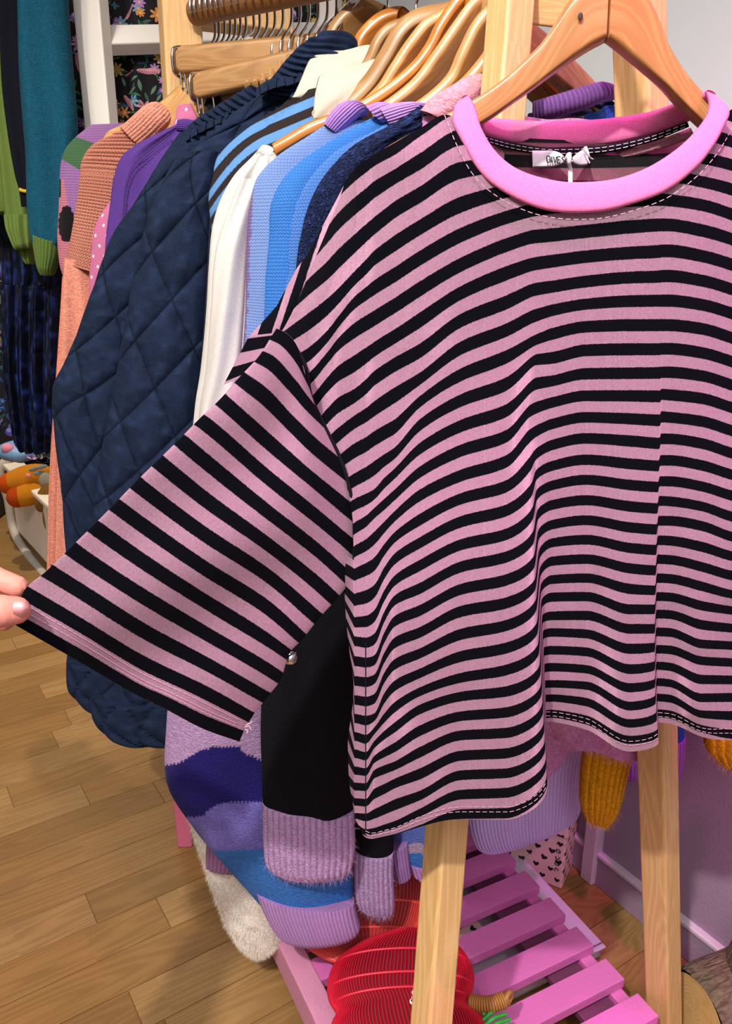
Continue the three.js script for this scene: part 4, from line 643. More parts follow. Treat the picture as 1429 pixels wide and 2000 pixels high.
// wave-patterned sweaters
const WAVE = [0x8fb0ee, 0xc29fd2, 0x241e74, 0x7f77d0, 0x3f7fd8, 0xb489c6].map(C);
const sweaterNeck = (t, rows, n, c = 0xb48ad4) => { const g = rib('collar', rows, n, c, t, { a: 0.0016, k: 0.68 }); return g; };
{
  const t = thing('wave_sweater', 'bright blue sweater with lilac collar, its wide wave-patterned sleeve hanging low', 'sweater', undefined);
  mesh('body', loft([[738, 230, 790, 225, 1.215, 0.012], [690, 250, 850, 240, 1.22, 0.02], [612, 296, 880, 290, 1.225, 0.026], [556, 345, 900, 340, 1.23, 0.03], [529, 400, 900, 400, 1.23, 0.033], [525, 470, 900, 480, 1.228, 0.034], [518, 560, 900, 560, 1.225, 0.034], [520, 700, 900, 700, 1.22, 0.034], [560, 1000, 900, 1000, 1.21, 0.034], [620, 1300, 880, 1300, 1.205, 0.034]], { nu: 70, nv: 14, round: true, disp: (u, r, a, b) => 0.006 * Math.sin(u * 16 + 0.6) * sstep(1.5, 4, r) }), knit(0x4690f4), t);
  sweaterNeck(t, [[716, 206, 750, 240, 1.21, 0.012], [735, 200, 765, 238, 1.208, 0.014], [756, 206, 782, 236, 1.21, 0.014], [790, 210, 810, 240, 1.215, 0.01]], 6);
  // sleeve: colour bands with wavy borders; row index runs down the sleeve
  const rows = [[600, 520, 690, 520, 1.17, 0.02], [480, 760, 660, 780, 1.16, 0.026], [410, 960, 620, 1000, 1.15, 0.03], [352, 1180, 590, 1200, 1.14, 0.034], [332, 1330, 572, 1340, 1.13, 0.036], [325, 1420, 575, 1430, 1.125, 0.037], [322, 1490, 585, 1500, 1.12, 0.037], [332, 1540, 600, 1560, 1.115, 0.037], [372, 1600, 630, 1620, 1.11, 0.037], [410, 1650, 660, 1665, 1.107, 0.036], [448, 1695, 686, 1700, 1.105, 0.036], [490, 1742, 690, 1758, 1.105, 0.034], [510, 1764, 688, 1774, 1.11, 0.026]];
  const bands = [[4.4, 0], [6.05, 1], [8.2, 2], [9.85, 3], [11.4, 4], [99, 5]];
  const yb = [null, (u) => 1440 + 42 * Math.cos(u * 5.6 + 2.6) * 1.0 + 22 * u, (u) => 1572 - 6 * Math.sin(u * 5), (u) => 1655 - 12 * u, (u) => 1738 + 16 * Math.sin(u * 3.4 - 1.2)];
  const sl = loft(rows, { nu: 120, nv: 26, round: true, disp: (u, r) => 0.005 * Math.sin(u * 7 + r) });
  const pos = sl.attributes.position, cols = []; const v = V3(0, 0, 0);
  for (let i = 0; i < pos.count; i++) {
    v.fromBufferAttribute(pos, i); const [x, y] = seen(v); let c;
    const e1 = x < 470 ? lerp(1495, 1458, sstep(325, 420, x)) : 1458 + 26 * sstep(440, 520, x), e2 = lerp(1590, 1566, sstep(380, 450, x)) + (x < 400 ? 6 : 0), e3 = 1662 - 6 * sstep(420, 560, x), e4 = lerp(1742, 1734, sstep(480, 560, x)) + 22 * sstep(560, 690, x);
    const z = 2.5 * (hash(Math.floor(x / 4), 3, 7) - 0.5) + 2 * Math.sin(x * 0.9);
    if (y < 1000) c = WAVE[0]; else if (y < e1 + z) c = WAVE[1]; else if (y < e2 + z) c = WAVE[2]; else if (y < e3 + z) c = WAVE[3]; else c = WAVE[4];
    cols.push(c.r, c.g, c.b);
  }
  sl.setAttribute('color', new THREE.Float32BufferAttribute(cols, 3));
  mesh('sleeve', sl, fuzzM, t).userData.label = 'wide sleeve of lilac, navy, periwinkle and blue waves';
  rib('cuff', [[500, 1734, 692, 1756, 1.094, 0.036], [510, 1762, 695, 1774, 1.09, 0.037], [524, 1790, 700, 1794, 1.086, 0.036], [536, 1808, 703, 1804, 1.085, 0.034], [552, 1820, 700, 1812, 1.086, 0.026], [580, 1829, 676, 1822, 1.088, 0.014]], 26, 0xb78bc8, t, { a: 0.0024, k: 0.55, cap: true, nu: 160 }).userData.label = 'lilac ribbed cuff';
  place(t);
}
{
  const t = thing('wave_sweater', 'blue knit sweater with lilac collar squeezed between the bright blue and navy sweaters', 'sweater');
  mesh('body', loft([[790, 226, 860, 222, 1.19, 0.012], [740, 250, 880, 240, 1.195, 0.018], [650, 300, 900, 300, 1.2, 0.02], [590, 370, 900, 360, 1.205, 0.022], [562, 440, 900, 430, 1.206, 0.022], [553, 520, 900, 520, 1.205, 0.022], [555, 640, 900, 640, 1.2, 0.022], [640, 1000, 900, 1000, 1.19, 0.022], [720, 1400, 890, 1400, 1.185, 0.024], [758, 1600, 900, 1610, 1.185, 0.024]], { nu: 50, nv: 12, round: true }), knit(0x5a92ee), t);
  sweaterNeck(t, [[742, 210, 766, 250, 1.188, 0.012], [768, 202, 790, 244, 1.186, 0.014], [800, 200, 822, 230, 1.186, 0.014], [832, 204, 850, 226, 1.188, 0.01]], 8, 0xb894d8);
  const lo = loft([[750, 1500, 910, 1500, 1.175, 0.02], [762, 1610, 905, 1612, 1.17, 0.022], [772, 1660, 900, 1670, 1.168, 0.022], [790, 1690, 890, 1700, 1.168, 0.018]], { nu: 40, nv: 20, round: true });
  const pos = lo.attributes.position, cols = [], v = V3(0, 0, 0); for (let i = 0; i < pos.count; i++) { v.fromBufferAttribute(pos, i); const [x, y] = seen(v); const c = y < 1655 + 8 * Math.sin(x * 0.06) ? WAVE[3].clone().lerp(WAVE[4], 0.5) : y < 1672 + 6 * Math.sin(x * 0.06) ? C(0xb9a9c9) : WAVE[4]; cols.push(c.r, c.g, c.b); }
  lo.setAttribute('color', new THREE.Float32BufferAttribute(cols, 3)); mesh('sleeve', lo, fuzzM, t);
  rib('cuff', [[758, 1652, 796, 1640, 1.15, 0.014], [764, 1690, 800, 1680, 1.148, 0.015], [772, 1718, 803, 1706, 1.148, 0.012]], 6, 0xa87fc0, t, { cap: true }); rib('cuff', [[800, 1684, 850, 1690, 1.155, 0.012], [806, 1706, 860, 1730, 1.153, 0.012]], 6, 0xb78bd0, t, { cap: true });
  place(t);
}
{
  const t = thing('wave_sweater', 'pale blue sweater with lilac collar and purple-edged shoulder, next to the white blouse', 'sweater');
  const g = loft([[632, 246, 690, 230, 1.25, 0.012], [598, 268, 760, 250, 1.255, 0.02], [545, 302, 800, 290, 1.26, 0.026], [503, 345, 820, 340, 1.265, 0.03], [488, 390, 830, 390, 1.265, 0.032], [482, 450, 830, 450, 1.265, 0.034], [480, 540, 830, 540, 1.262, 0.034], [478, 620, 820, 640, 1.26, 0.034], [470, 720, 800, 740, 1.255, 0.034], [440, 1000, 780, 1000, 1.245, 0.032], [410, 1300, 700, 1300, 1.235, 0.03], [420, 1560, 640, 1560, 1.18, 0.02], [408, 1640, 600, 1650, 1.165, 0.012]], { nu: 70, nv: 14, round: true, disp: (u, r) => 0.004 * Math.sin(u * 14) * sstep(3, 6, r) });
  const pos = g.attributes.position, cols = [], v = V3(0, 0, 0); for (let i = 0; i < pos.count; i++) { v.fromBufferAttribute(pos, i); const [x, y] = seen(v); const e = 494 - (y - 380) * 0.05 + 3 * Math.sin(y * 0.9) * (hash(Math.floor(y / 5), 1, 3)); const c = (y > 350 && x < e && y < 900) ? C(0x8a6fae) : y > 900 ? WAVE[1] : C(0x86a9f0); cols.push(c.r, c.g, c.b); }
  g.setAttribute('color', new THREE.Float32BufferAttribute(cols, 3)); mesh('body', g, knitM, t);
  sweaterNeck(t, [[632, 240, 662, 262, 1.245, 0.012], [648, 216, 682, 246, 1.243, 0.015], [666, 203, 704, 228, 1.243, 0.016], [700, 208, 716, 226, 1.247, 0.012]], 8);
  rib('cuff', [[405, 1622, 490, 1640, 1.155, 0.014], [402, 1662, 490, 1676, 1.153, 0.015], [402, 1690, 480, 1699, 1.153, 0.012]], 10, 0x9d719f, t, { cap: true });
  place(t);
}
{
  const t = thing('wave_sweater', 'sweater with purple collar inside the tee hanger and lilac ribbed hem below the tee', 'sweater');
  const g = loft([[1030, 225, 1200, 200, 1.195, 0.014], [1000, 330, 1330, 320, 1.24, 0.026], [900, 600, 1360, 600, 1.3, 0.03], [905, 1000, 1330, 1000, 1.28, 0.03], [905, 1350, 1180, 1330, 1.255, 0.03], [905, 1530, 1140, 1440, 1.245, 0.03]], { nu: 80, nv: 24, disp: folds(2, 0.004) });
  const pos = g.attributes.position, cols = [], v = V3(0, 0, 0); for (let i = 0; i < pos.count; i++) { v.fromBufferAttribute(pos, i); const [x, y] = seen(v); const b = 232 - 0.62 * (x - 1120) + 5 * Math.sin(x * 0.3); const c = y < 400 ? (y > b + 5 && x > 1140 ? C(0x3c6ed0) : C(0xb9a3c6)) : y < 1300 ? WAVE[4] : C(0x7a55b8); cols.push(c.r, c.g, c.b); }
  g.setAttribute('color', new THREE.Float32BufferAttribute(cols, 3)); mesh('body', g, knitM, t);
  rib('collar', [[1040, 198, 1040, 240, 1.170, 0.012], [1066, 190, 1072, 232, 1.167, 0.014], [1100, 180, 1108, 224, 1.165, 0.015], [1132, 170, 1142, 214, 1.167, 0.015], [1160, 163, 1176, 200, 1.171, 0.014], [1182, 172, 1198, 196, 1.177, 0.01]], 1, 0x8d5fae, t, { nu: 14, disp: (u, r) => 0.003 * Math.abs(Math.sin(r * 14)), nv: 28, col: (u, r) => C(0x8d5fae).multiplyScalar(0.6 + 0.4 * Math.abs(Math.sin(r * 14))) });
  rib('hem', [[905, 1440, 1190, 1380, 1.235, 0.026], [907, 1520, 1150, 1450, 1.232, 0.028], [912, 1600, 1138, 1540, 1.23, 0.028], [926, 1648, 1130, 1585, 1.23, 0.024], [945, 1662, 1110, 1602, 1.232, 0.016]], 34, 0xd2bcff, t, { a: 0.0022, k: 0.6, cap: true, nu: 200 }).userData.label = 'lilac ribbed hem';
  const far = loft([[1300, 1200, 1350, 1200, 1.27, 0.016], [1302, 1400, 1336, 1400, 1.27, 0.016], [1300, 1452, 1334, 1456, 1.27, 0.016]], { nu: 16, nv: 10, round: true }); mesh('sleeve', far, knit(0x3f74e0), t);
  rib('cuff', [[1296, 1450, 1336, 1436, 1.265, 0.016], [1296, 1480, 1334, 1474, 1.265, 0.016], [1302, 1512, 1328, 1512, 1.265, 0.012]], 5, 0xb26fd6, t, { cap: true });
  rib('cuff', [[1214, 1440, 1260, 1430, 1.275, 0.014], [1218, 1486, 1256, 1480, 1.275, 0.014], [1222, 1520, 1244, 1512, 1.275, 0.01]], 5, 0x9a5fcb, t, { cap: true });
  place(t);
}
{ // white blouse
  const t = thing('white_blouse', 'plain white jersey top with long sleeve between the blue sweater and the denim jacket', 'shirt');
  mesh('body', loft([[512, 284, 560, 306, 1.30, 0.008], [492, 306, 600, 320, 1.302, 0.016], [456, 344, 640, 340, 1.305, 0.022], [429, 394, 640, 390, 1.308, 0.026], [414, 450, 640, 450, 1.308, 0.03], [408, 520, 640, 520, 1.306, 0.03], [402, 620, 640, 620, 1.303, 0.03], [392, 720, 640, 720, 1.3, 0.03], [380, 800, 620, 810, 1.298, 0.03], [372, 920, 600, 920, 1.296, 0.03], [370, 1150, 560, 1150, 1.295, 0.03]], { nu: 60, nv: 14, round: true, disp: (u, r) => 0.006 * Math.sin(u * 15 + r * 0.4) * sstep(1, 3, r) + 0.003 * Math.sin(u * 31 - r) }), cloth(0xdcdad6, { sheen: 0.1 }), t);
  mesh('sleeve', loft([[470, 350, 512, 350, 1.275, 0.01], [424, 480, 486, 480, 1.272, 0.02], [412, 600, 478, 610, 1.27, 0.024], [402, 720, 470, 730, 1.268, 0.024], [388, 820, 452, 840, 1.266, 0.024], [380, 1000, 440, 1000, 1.265, 0.024]], { nu: 30, nv: 14, round: true, disp: (u, r) => 0.003 * Math.sin(u * 10 + r * 1.5) }), cloth(0xdcdad6, { sheen: 0.1 }), t);
  rib('collar', [[514, 283, 500, 300, 1.296, 0.006], [524, 284, 512, 306, 1.296, 0.007], [536, 290, 526, 312, 1.297, 0.007]], 6, 0xf2f0ea, t, { a: 0.0006, k: 0.9 });
  place(t);
}
{ // white fluffy garment hanging low behind the sweaters
  const t = thing('fluffy_coat', 'creamy white fluffy garment hanging low behind the wave-patterned sleeve', 'coat');
  const b = mesh('body', loft([[380, 1200, 560, 1200, 1.215, 0.02], [366, 1450, 560, 1450, 1.21, 0.03], [363, 1560, 560, 1560, 1.205, 0.032], [384, 1640, 560, 1640, 1.20, 0.034], [408, 1710, 562, 1710, 1.195, 0.034], [434, 1780, 560, 1780, 1.19, 0.034], [462, 1826, 552, 1820, 1.188, 0.03], [486, 1848, 536, 1842, 1.188, 0.018], [498, 1858, 524, 1852, 1.188, 0.008]], { nu: 40, nv: 14, round: true, cap: true, disp: (u, r, a, b2) => 0.006 * noise(a * 60, b2 * 60, 0, 4) }), fuzz(0xfffaf0), t);
  mesh('pile', hairs(b.geometry, 24000, 0.005, 0.00014, 31, 0.8, 0.7, (q) => q.y < P(450, 1520, 1.2).y), std(0xfffaf0), b).userData.kind = 'stuff';
  place(t);
}
const stripedTop = (label, sh, F, col, main) => {
  const t = thing('striped_shirt', label, 'shirt');
  const g = loft(main.map(([a, b, c, d, f, th]) => [a, b, c, d, F + f, th]), { nu: 110, nv: 26, round: true });
  const pos = g.attributes.position, cols = [], v = V3(0, 0, 0), bl = C(0x5f92cc), bk = C(0x2b2526);
  for (let i = 0; i < pos.count; i++) { v.fromBufferAttribute(pos, i); const [x, y] = seen(v); const q = sh(x, y); const f = Math.abs(q - Math.floor(q) - 0.5) * 2; const c = bl.clone().lerp(bk, sstep(0.46, 0.54, f)); cols.push(c.r, c.g, c.b); }
  g.setAttribute('color', new THREE.Float32BufferAttribute(cols, 3)); mesh('body', g, VK({ map: T.jersey, bumpMap: T.plainB, bumpScale: 0.00012 }), t);
  const cm = cloth(0xcdc9ba, { sheen: 0.1 });
  mesh('collar', loft(col.rows.map(([a, b, c, d, f]) => [a, b, c, d, F + f, 0.004]), { nu: 30, nv: 12, disp: (u, r) => 0.0015 * Math.sin(u * 9 + r * 2) }), cm, t).userData.label = 'cream fold-down collar';
  if (col.lace) mesh('collar_lace', mergeGeometries(col.lace.map(([x, y]) => { const q = new THREE.TorusGeometry(0.0035, 0.0011, 6, 14); const c = P(x, y, F - 0.032); q.translate(c.x, c.y, c.z); return q; })), cm, t);
  return place(t);
};
stripedTop('blue and black striped top with a cream lace-edged collar, in front of its twin', (x, y) => (y + 0.42 * x - 0.005 * Math.pow(Math.max(0, 520 - x), 2)) / 37 + 0.2, 1.335,
  { rows: [[622, 150, 756, 117, 0.01], [618, 166, 746, 140, -0.012], [614, 190, 722, 176, -0.026], [612, 212, 700, 206, -0.03], [610, 232, 678, 226, -0.03]], lace: [[616, 222], [624, 218], [632, 215], [640, 212], [620, 230], [629, 226], [648, 210], [656, 208]] },
  [[600, 176, 700, 160, 0.012, 0.008], [572, 206, 720, 200, 0.012, 0.012], [520, 248, 740, 240, 0.012, 0.018], [462, 292, 740, 290, 0.012, 0.022], [424, 334, 740, 330, 0.012, 0.024], [408, 380, 740, 370, 0.012, 0.025], [412, 440, 740, 440, 0.012, 0.025], [430, 600, 740, 600, 0.012, 0.025], [440, 1000, 700, 1000, 0.012, 0.025]]);
stripedTop('blue and black striped top with a plain cream collar, behind its twin', (x, y) => (y + 0.5 * x - 0.005 * Math.pow(Math.max(0, 500 - x), 2)) / 37, 1.38,
  { rows: [[606, 112, 736, 92, 0.01], [598, 128, 732, 116, -0.01], [586, 158, 714, 150, -0.024], [576, 180, 690, 178, -0.03], [570, 190, 650, 198, -0.03]] },
  [[585, 150, 680, 140, 0.01, 0.008], [556, 200, 700, 190, 0.01, 0.012], [500, 238, 700, 230, 0.01, 0.018], [440, 288, 700, 290, 0.01, 0.022], [408, 334, 700, 330, 0.01, 0.024], [398, 372, 700, 370, 0.01, 0.024], [402, 440, 700, 440, 0.01, 0.024], [425, 620, 700, 620, 0.01, 0.024]]);
{ // quilted denim jackets
  const qm = () => new THREE.MeshPhysicalMaterial({ color: 0xffffff, vertexColors: true, map: T.denimC, bumpMap: T.denimB, bumpScale: 0.0007, roughness: 0.9, specularIntensity: 0.3, side: THREE.DoubleSide });
  const base = C(0x233454), thread = C(0x080d1a);
  const quilt = (p, ph) => { const dist = (u, v) => { const a = (v + u * 1.55 + ph) / p, b = (v - u * 1.55 + ph * 0.4) / p; return Math.min(Math.abs(a - Math.round(a)), Math.abs(b - Math.round(b))); };
    return { disp: (u, r, a, b) => 0.009 * (1 - Math.exp(-dist(a, b) * 8)) + 0.004 * noise(a * 40, b * 26, 0, 3) + 0.0035 * (noise(a * 120, b * 45, 0, 6) - 0.3) * Math.exp(-dist(a, b) * 5), col: (u, r, a, b) => base.clone().lerp(thread, Math.exp(-Math.pow(dist(a, b) * p / 0.0016, 2))) }; };
  const ruffle = (t, pts, n, amp, depth) => { // gathered frill: a strip that snakes in and out
    const c = new THREE.CatmullRomCurve3(pts.map(([x, y, F]) => P(x, y, F)), false, 'centripetal');
    return gridGeo(220, 10, (i, j) => { const s = i / 220, v = j / 10, p = c.getPointAt(s), w = Math.sin(s * n * 6.283) + 0.4 * Math.sin(s * n * 15 + 1); return p.add(V3(w * amp * v * 0.5, -depth * v, 0.012 * v + w * amp * v)); }, (i, j) => [i * 0.001, j * 0.003], () => base);
  };
  const gather = (u, r, a, b) => 0.003 * Math.sin(b * 700 + 2 * Math.sin(a * 90)) + 0.002 * noise(a * 120, b * 80, 0, 2);
  const make = (label, body, sleeve, collar, ruf, seed, hem) => {
    const t = thing('quilted_jacket', label, 'jacket'), m = qm();
    mesh('body', loft(body, { nu: 130, nv: 40, round: true, ...quilt(0.118, seed) }), m, t);
    mesh('sleeve', loft(sleeve, { nu: 110, nv: 40, round: true, ...quilt(0.118, seed * 2 + 0.03) }), m, t);
    mesh('collar', loft(collar, { nu: 40, nv: 24, round: true, disp: gather, col: () => base }), m, t);
    const fr = ruf.map((q) => ruffle(t, q, 6, 0.006, 0.013)); mesh('ruffle', mergeGeometries(fr), m, t);
    if (hem) mesh('hem', loft(hem, { nu: 40, nv: 14, round: true, cap: true, ...quilt(0.09, 0.02) }), m, t);
    const se = []; for (const q of [[sleeve[0], 0.93], [sleeve[0], 0.97]]) se.push(tube(sleeve.slice(0, 8).map(([a, b, c, d, F, th]) => P(lerp(a, c, q[1]), lerp(b, d, q[1]), F - th / S * 0.62)), 0.0013, 60, 5));
    mesh('seam', mergeGeometries(se), std(0x121a2d), t);
    return place(t);
  };
  make('navy quilted denim jacket with a ruffled collar, the nearer of the two',
    [[500, 190, 660, 140, 1.43, 0.012], [440, 230, 690, 210, 1.435, 0.022], [385, 272, 690, 270, 1.44, 0.026], [345, 320, 690, 320, 1.44, 0.03], [325, 390, 690, 380, 1.44, 0.032], [320, 520, 690, 520, 1.435, 0.032], [310, 700, 680, 700, 1.425, 0.032], [280, 900, 620, 900, 1.415, 0.034], [230, 1150, 540, 1150, 1.40, 0.034], [196, 1330, 470, 1340, 1.395, 0.034], [180, 1392, 420, 1420, 1.392, 0.03]],
    [[352, 300, 430, 300, 1.40, 0.014], [312, 370, 424, 360, 1.395, 0.024], [286, 440, 420, 440, 1.392, 0.028], [264, 530, 416, 540, 1.39, 0.03], [246, 630, 410, 650, 1.387, 0.032], [228, 730, 402, 760, 1.383, 0.032], [210, 820, 392, 870, 1.378, 0.032], [194, 910, 380, 980, 1.373, 0.032], [182, 1000, 360, 1100, 1.368, 0.03], [172, 1120, 330, 1230, 1.362, 0.028]],
    [[505, 178, 560, 196, 1.405, 0.012], [532, 150, 600, 176, 1.40, 0.016], [560, 116, 650, 140, 1.40, 0.018], [596, 84, 690, 104, 1.405, 0.016], [640, 82, 700, 96, 1.415, 0.012]],
    [[[500, 172, 1.385], [520, 158, 1.383], [545, 150, 1.381], [575, 144, 1.381], [596, 130, 1.384]]], 0.021,
    [[176, 1360, 400, 1376, 1.365, 0.02], [182, 1400, 380, 1420, 1.362, 0.022], [204, 1428, 360, 1442, 1.36, 0.02], [240, 1440, 340, 1447, 1.36, 0.012]]);
  make('navy quilted denim jacket with a ruffled collar, the farther, beside the purple sweatshirt',
    [[372, 244, 460, 214, 1.49, 0.012], [340, 280, 600, 260, 1.495, 0.022], [308, 330, 620, 320, 1.5, 0.026], [290, 380, 620, 380, 1.5, 0.03], [280, 480, 620, 480, 1.495, 0.03], [260, 700, 600, 700, 1.485, 0.032], [210, 900, 500, 900, 1.475, 0.032], [150, 1150, 420, 1150, 1.46, 0.032], [131, 1290, 380, 1300, 1.455, 0.032], [134, 1340, 360, 1350, 1.453, 0.028], [152, 1366, 330, 1376, 1.452, 0.018]],
    [[350, 262, 420, 262, 1.455, 0.014], [300, 338, 400, 330, 1.452, 0.022], [262, 400, 370, 400, 1.45, 0.026], [218, 466, 340, 480, 1.448, 0.028], [184, 560, 316, 570, 1.446, 0.03], [156, 640, 292, 660, 1.443, 0.03], [128, 706, 268, 750, 1.44, 0.03], [104, 762, 248, 850, 1.437, 0.03], [110, 850, 232, 940, 1.434, 0.03], [122, 950, 220, 1030, 1.43, 0.03], [132, 1060, 214, 1120, 1.427, 0.028], [140, 1180, 220, 1200, 1.425, 0.02]],
    [[366, 246, 420, 266, 1.45, 0.01], [392, 226, 440, 250, 1.448, 0.012], [424, 206, 476, 236, 1.448, 0.013], [452, 190, 500, 214, 1.45, 0.012], [486, 168, 520, 190, 1.455, 0.01]],
    [[[364, 256, 1.437], [388, 242, 1.435], [412, 230, 1.434], [438, 216, 1.436], [452, 200, 1.44]]], 0.05,
    [[130, 1290, 300, 1310, 1.42, 0.02], [133, 1340, 280, 1350, 1.418, 0.02], [152, 1366, 260, 1380, 1.416, 0.014], [180, 1384, 250, 1396, 1.416, 0.008]]);
}
{
  const t = thing('purple_sweatshirt', 'plain purple sweatshirt between the salmon cardigan and the quilted jacket', 'sweatshirt');
  mesh('body', loft([[352, 240, 400, 240, 1.525, 0.008], [316, 256, 420, 260, 1.527, 0.014], [270, 280, 420, 290, 1.53, 0.018], [238, 306, 420, 320, 1.532, 0.022], [222, 350, 420, 360, 1.532, 0.024], [214, 410, 420, 420, 1.53, 0.024], [206, 480, 420, 500, 1.528, 0.024], [200, 620, 400, 640, 1.525, 0.024], [190, 900, 380, 900, 1.52, 0.024]], { nu: 50, nv: 14, round: true, disp: folds(1.6, 0.004) }), cloth(0x583a8c), t);
  rib('neckband', [[348, 234, 346, 256, 1.515, 0.006], [362, 232, 360, 258, 1.514, 0.007], [384, 236, 382, 262, 1.516, 0.006]], 6, 0x583a8c, t, { a: 0.0006 });
  mesh('seam', mergeGeometries([[[330, 262], [292, 292], [262, 320], [246, 356], [240, 400], [238, 450]], [[334, 266], [296, 296], [267, 324], [251, 360], [245, 402], [243, 452]]].map((l) => stitches(l.map(([x, y]) => P(x, y, 1.502)), 0.004, 0.002, 0.0007))), std(0x4e2f7a), t);
  place(t);
}
{
  const t = thing('dotted_top', 'pink top with white dots and a black trim, peeping out behind the salmon cardigan', 'shirt');
  mesh('body', loft([[347, 207, 374, 203, 1.545, 0.004], [344, 220, 380, 218, 1.543, 0.005], [338, 240, 386, 240, 1.54, 0.006], [300, 300, 380, 300, 1.55, 0.012], [196, 420, 330, 420, 1.548, 0.014], [176, 520, 300, 520, 1.548, 0.014], [172, 620, 300, 620, 1.546, 0.014], [150, 800, 280, 800, 1.544, 0.014], [128, 950, 260, 960, 1.543, 0.014], [124, 1080, 240, 1090, 1.542, 0.014]], { nu: 30, nv: 12, round: true }), std(0xffffff, { map: T.dots }), t);
  mesh('bow', mergeGeometries([loft([[398, 206, 420, 218, 1.535, 0.006], [408, 186, 428, 200, 1.535, 0.006], [420, 178, 440, 190, 1.535, 0.004]], { nu: 14, nv: 8 })]), M.black, t);
  place(t);
}
{
  const t = thing('salmon_cardigan', 'long salmon pink chunky knit cardigan hanging at the far end of the rail', 'cardigan');
  mesh('body', loft([[246, 238, 334, 238, 1.585, 0.014], [215, 262, 350, 262, 1.587, 0.02], [178, 286, 350, 290, 1.588, 0.024], [160, 316, 330, 330, 1.588, 0.027], [156, 352, 300, 370, 1.586, 0.028], [150, 400, 270, 420, 1.584, 0.028], [140, 460, 240, 480, 1.582, 0.028], [130, 512, 220, 540, 1.58, 0.028]], { nu: 60, nv: 24, round: true, disp: (u, r, a, b) => 0.0014 * Math.sin(b * 900) * (1 - sstep(3, 4, r)) + 0.0012 * Math.sin(b * 1300) * sstep(3, 4, r) }), cloth(0xee9d86, { map: T.chunkC, bumpMap: T.chunkB, bumpScale: 0.0025 }), t);
  rib('collar', [[238, 246, 280, 288, 1.572, 0.014], [258, 228, 304, 270, 1.568, 0.016], [276, 212, 322, 252, 1.566, 0.017], [288, 206, 334, 240, 1.568, 0.015], [300, 212, 330, 234, 1.572, 0.008]], 9, 0xf0a28c, t, { a: 0.0015, k: 0.82, m: fuzzM, cap: true });
  mesh('front', loft([[128, 505, 186, 515, 1.58, 0.024], [124, 560, 192, 570, 1.575, 0.025], [119, 640, 196, 660, 1.57, 0.026], [112, 740, 190, 760, 1.565, 0.026], [104, 830, 180, 850, 1.56, 0.026], [98, 940, 170, 960, 1.556, 0.026], [95, 1060, 160, 1080, 1.552, 0.026], [92, 1200, 150, 1210, 1.55, 0.024]], { nu: 40, nv: 14, round: true, disp: folds(1, 0.005) }), fuzz(0xee9d86), t);
  mesh('placket', loft([[122, 540, 140, 536, 1.553, 0.006], [116, 640, 134, 640, 1.545, 0.007], [108, 760, 126, 760, 1.54, 0.007], [100, 900, 118, 900, 1.534, 0.007], [96, 1100, 112, 1100, 1.53, 0.007]], { nu: 16, nv: 12, round: true }), fuzz(0xea937c), t);
  place(t);
}
{
  const t = thing('colour_block_sweater', 'lilac and green colour-block sweater with black patches on pink, farthest left on the rail', 'sweater');
  const g = loft([[180, 243, 262, 240, 1.62, 0.012], [152, 264, 280, 262, 1.622, 0.018], [130, 288, 290, 292, 1.624, 0.022], [120, 316, 280, 330, 1.624, 0.025], [117, 360, 270, 370, 1.622, 0.026], [115, 420, 250, 430, 1.62, 0.026], [113, 470, 230, 480, 1.618, 0.026], [118, 520, 220, 530, 1.616, 0.024], [128, 548, 210, 560, 1.616, 0.02]], { nu: 120, nv: 30, round: true });
  const pos = g.attributes.position, cols = [], v = V3(0, 0, 0), li = C(0xa678b8), gr = C(0x4d7752), pk = C(0xd78496), bk = C(0x0e0d10);
  for (let i = 0; i < pos.count; i++) { v.fromBufferAttribute(pos, i); const [x, y] = seen(v); const j = 1.5 * Math.sin(y * 1.4); let c = y < 268 + (x - 150) * 0.35 ? li : y < 312 + (x - 122) * 0.6 ? gr : x < 126 + (y - 360) * 0.16 + j && y > 350 ? pk : li; if (y > 430) c = x < 150 + j ? pk : li; if (Math.hypot((x - 130) / 16, (y - 438) / 36) < 1 + 0.05 * Math.sin(y * 0.5)) c = bk; if (y > 350 && y < 385 && x < 119) c = bk; cols.push(c.r, c.g, c.b); }
  g.setAttribute('color', new THREE.Float32BufferAttribute(cols, 3)); mesh('body', g, knitM, t);
  place(t);
}

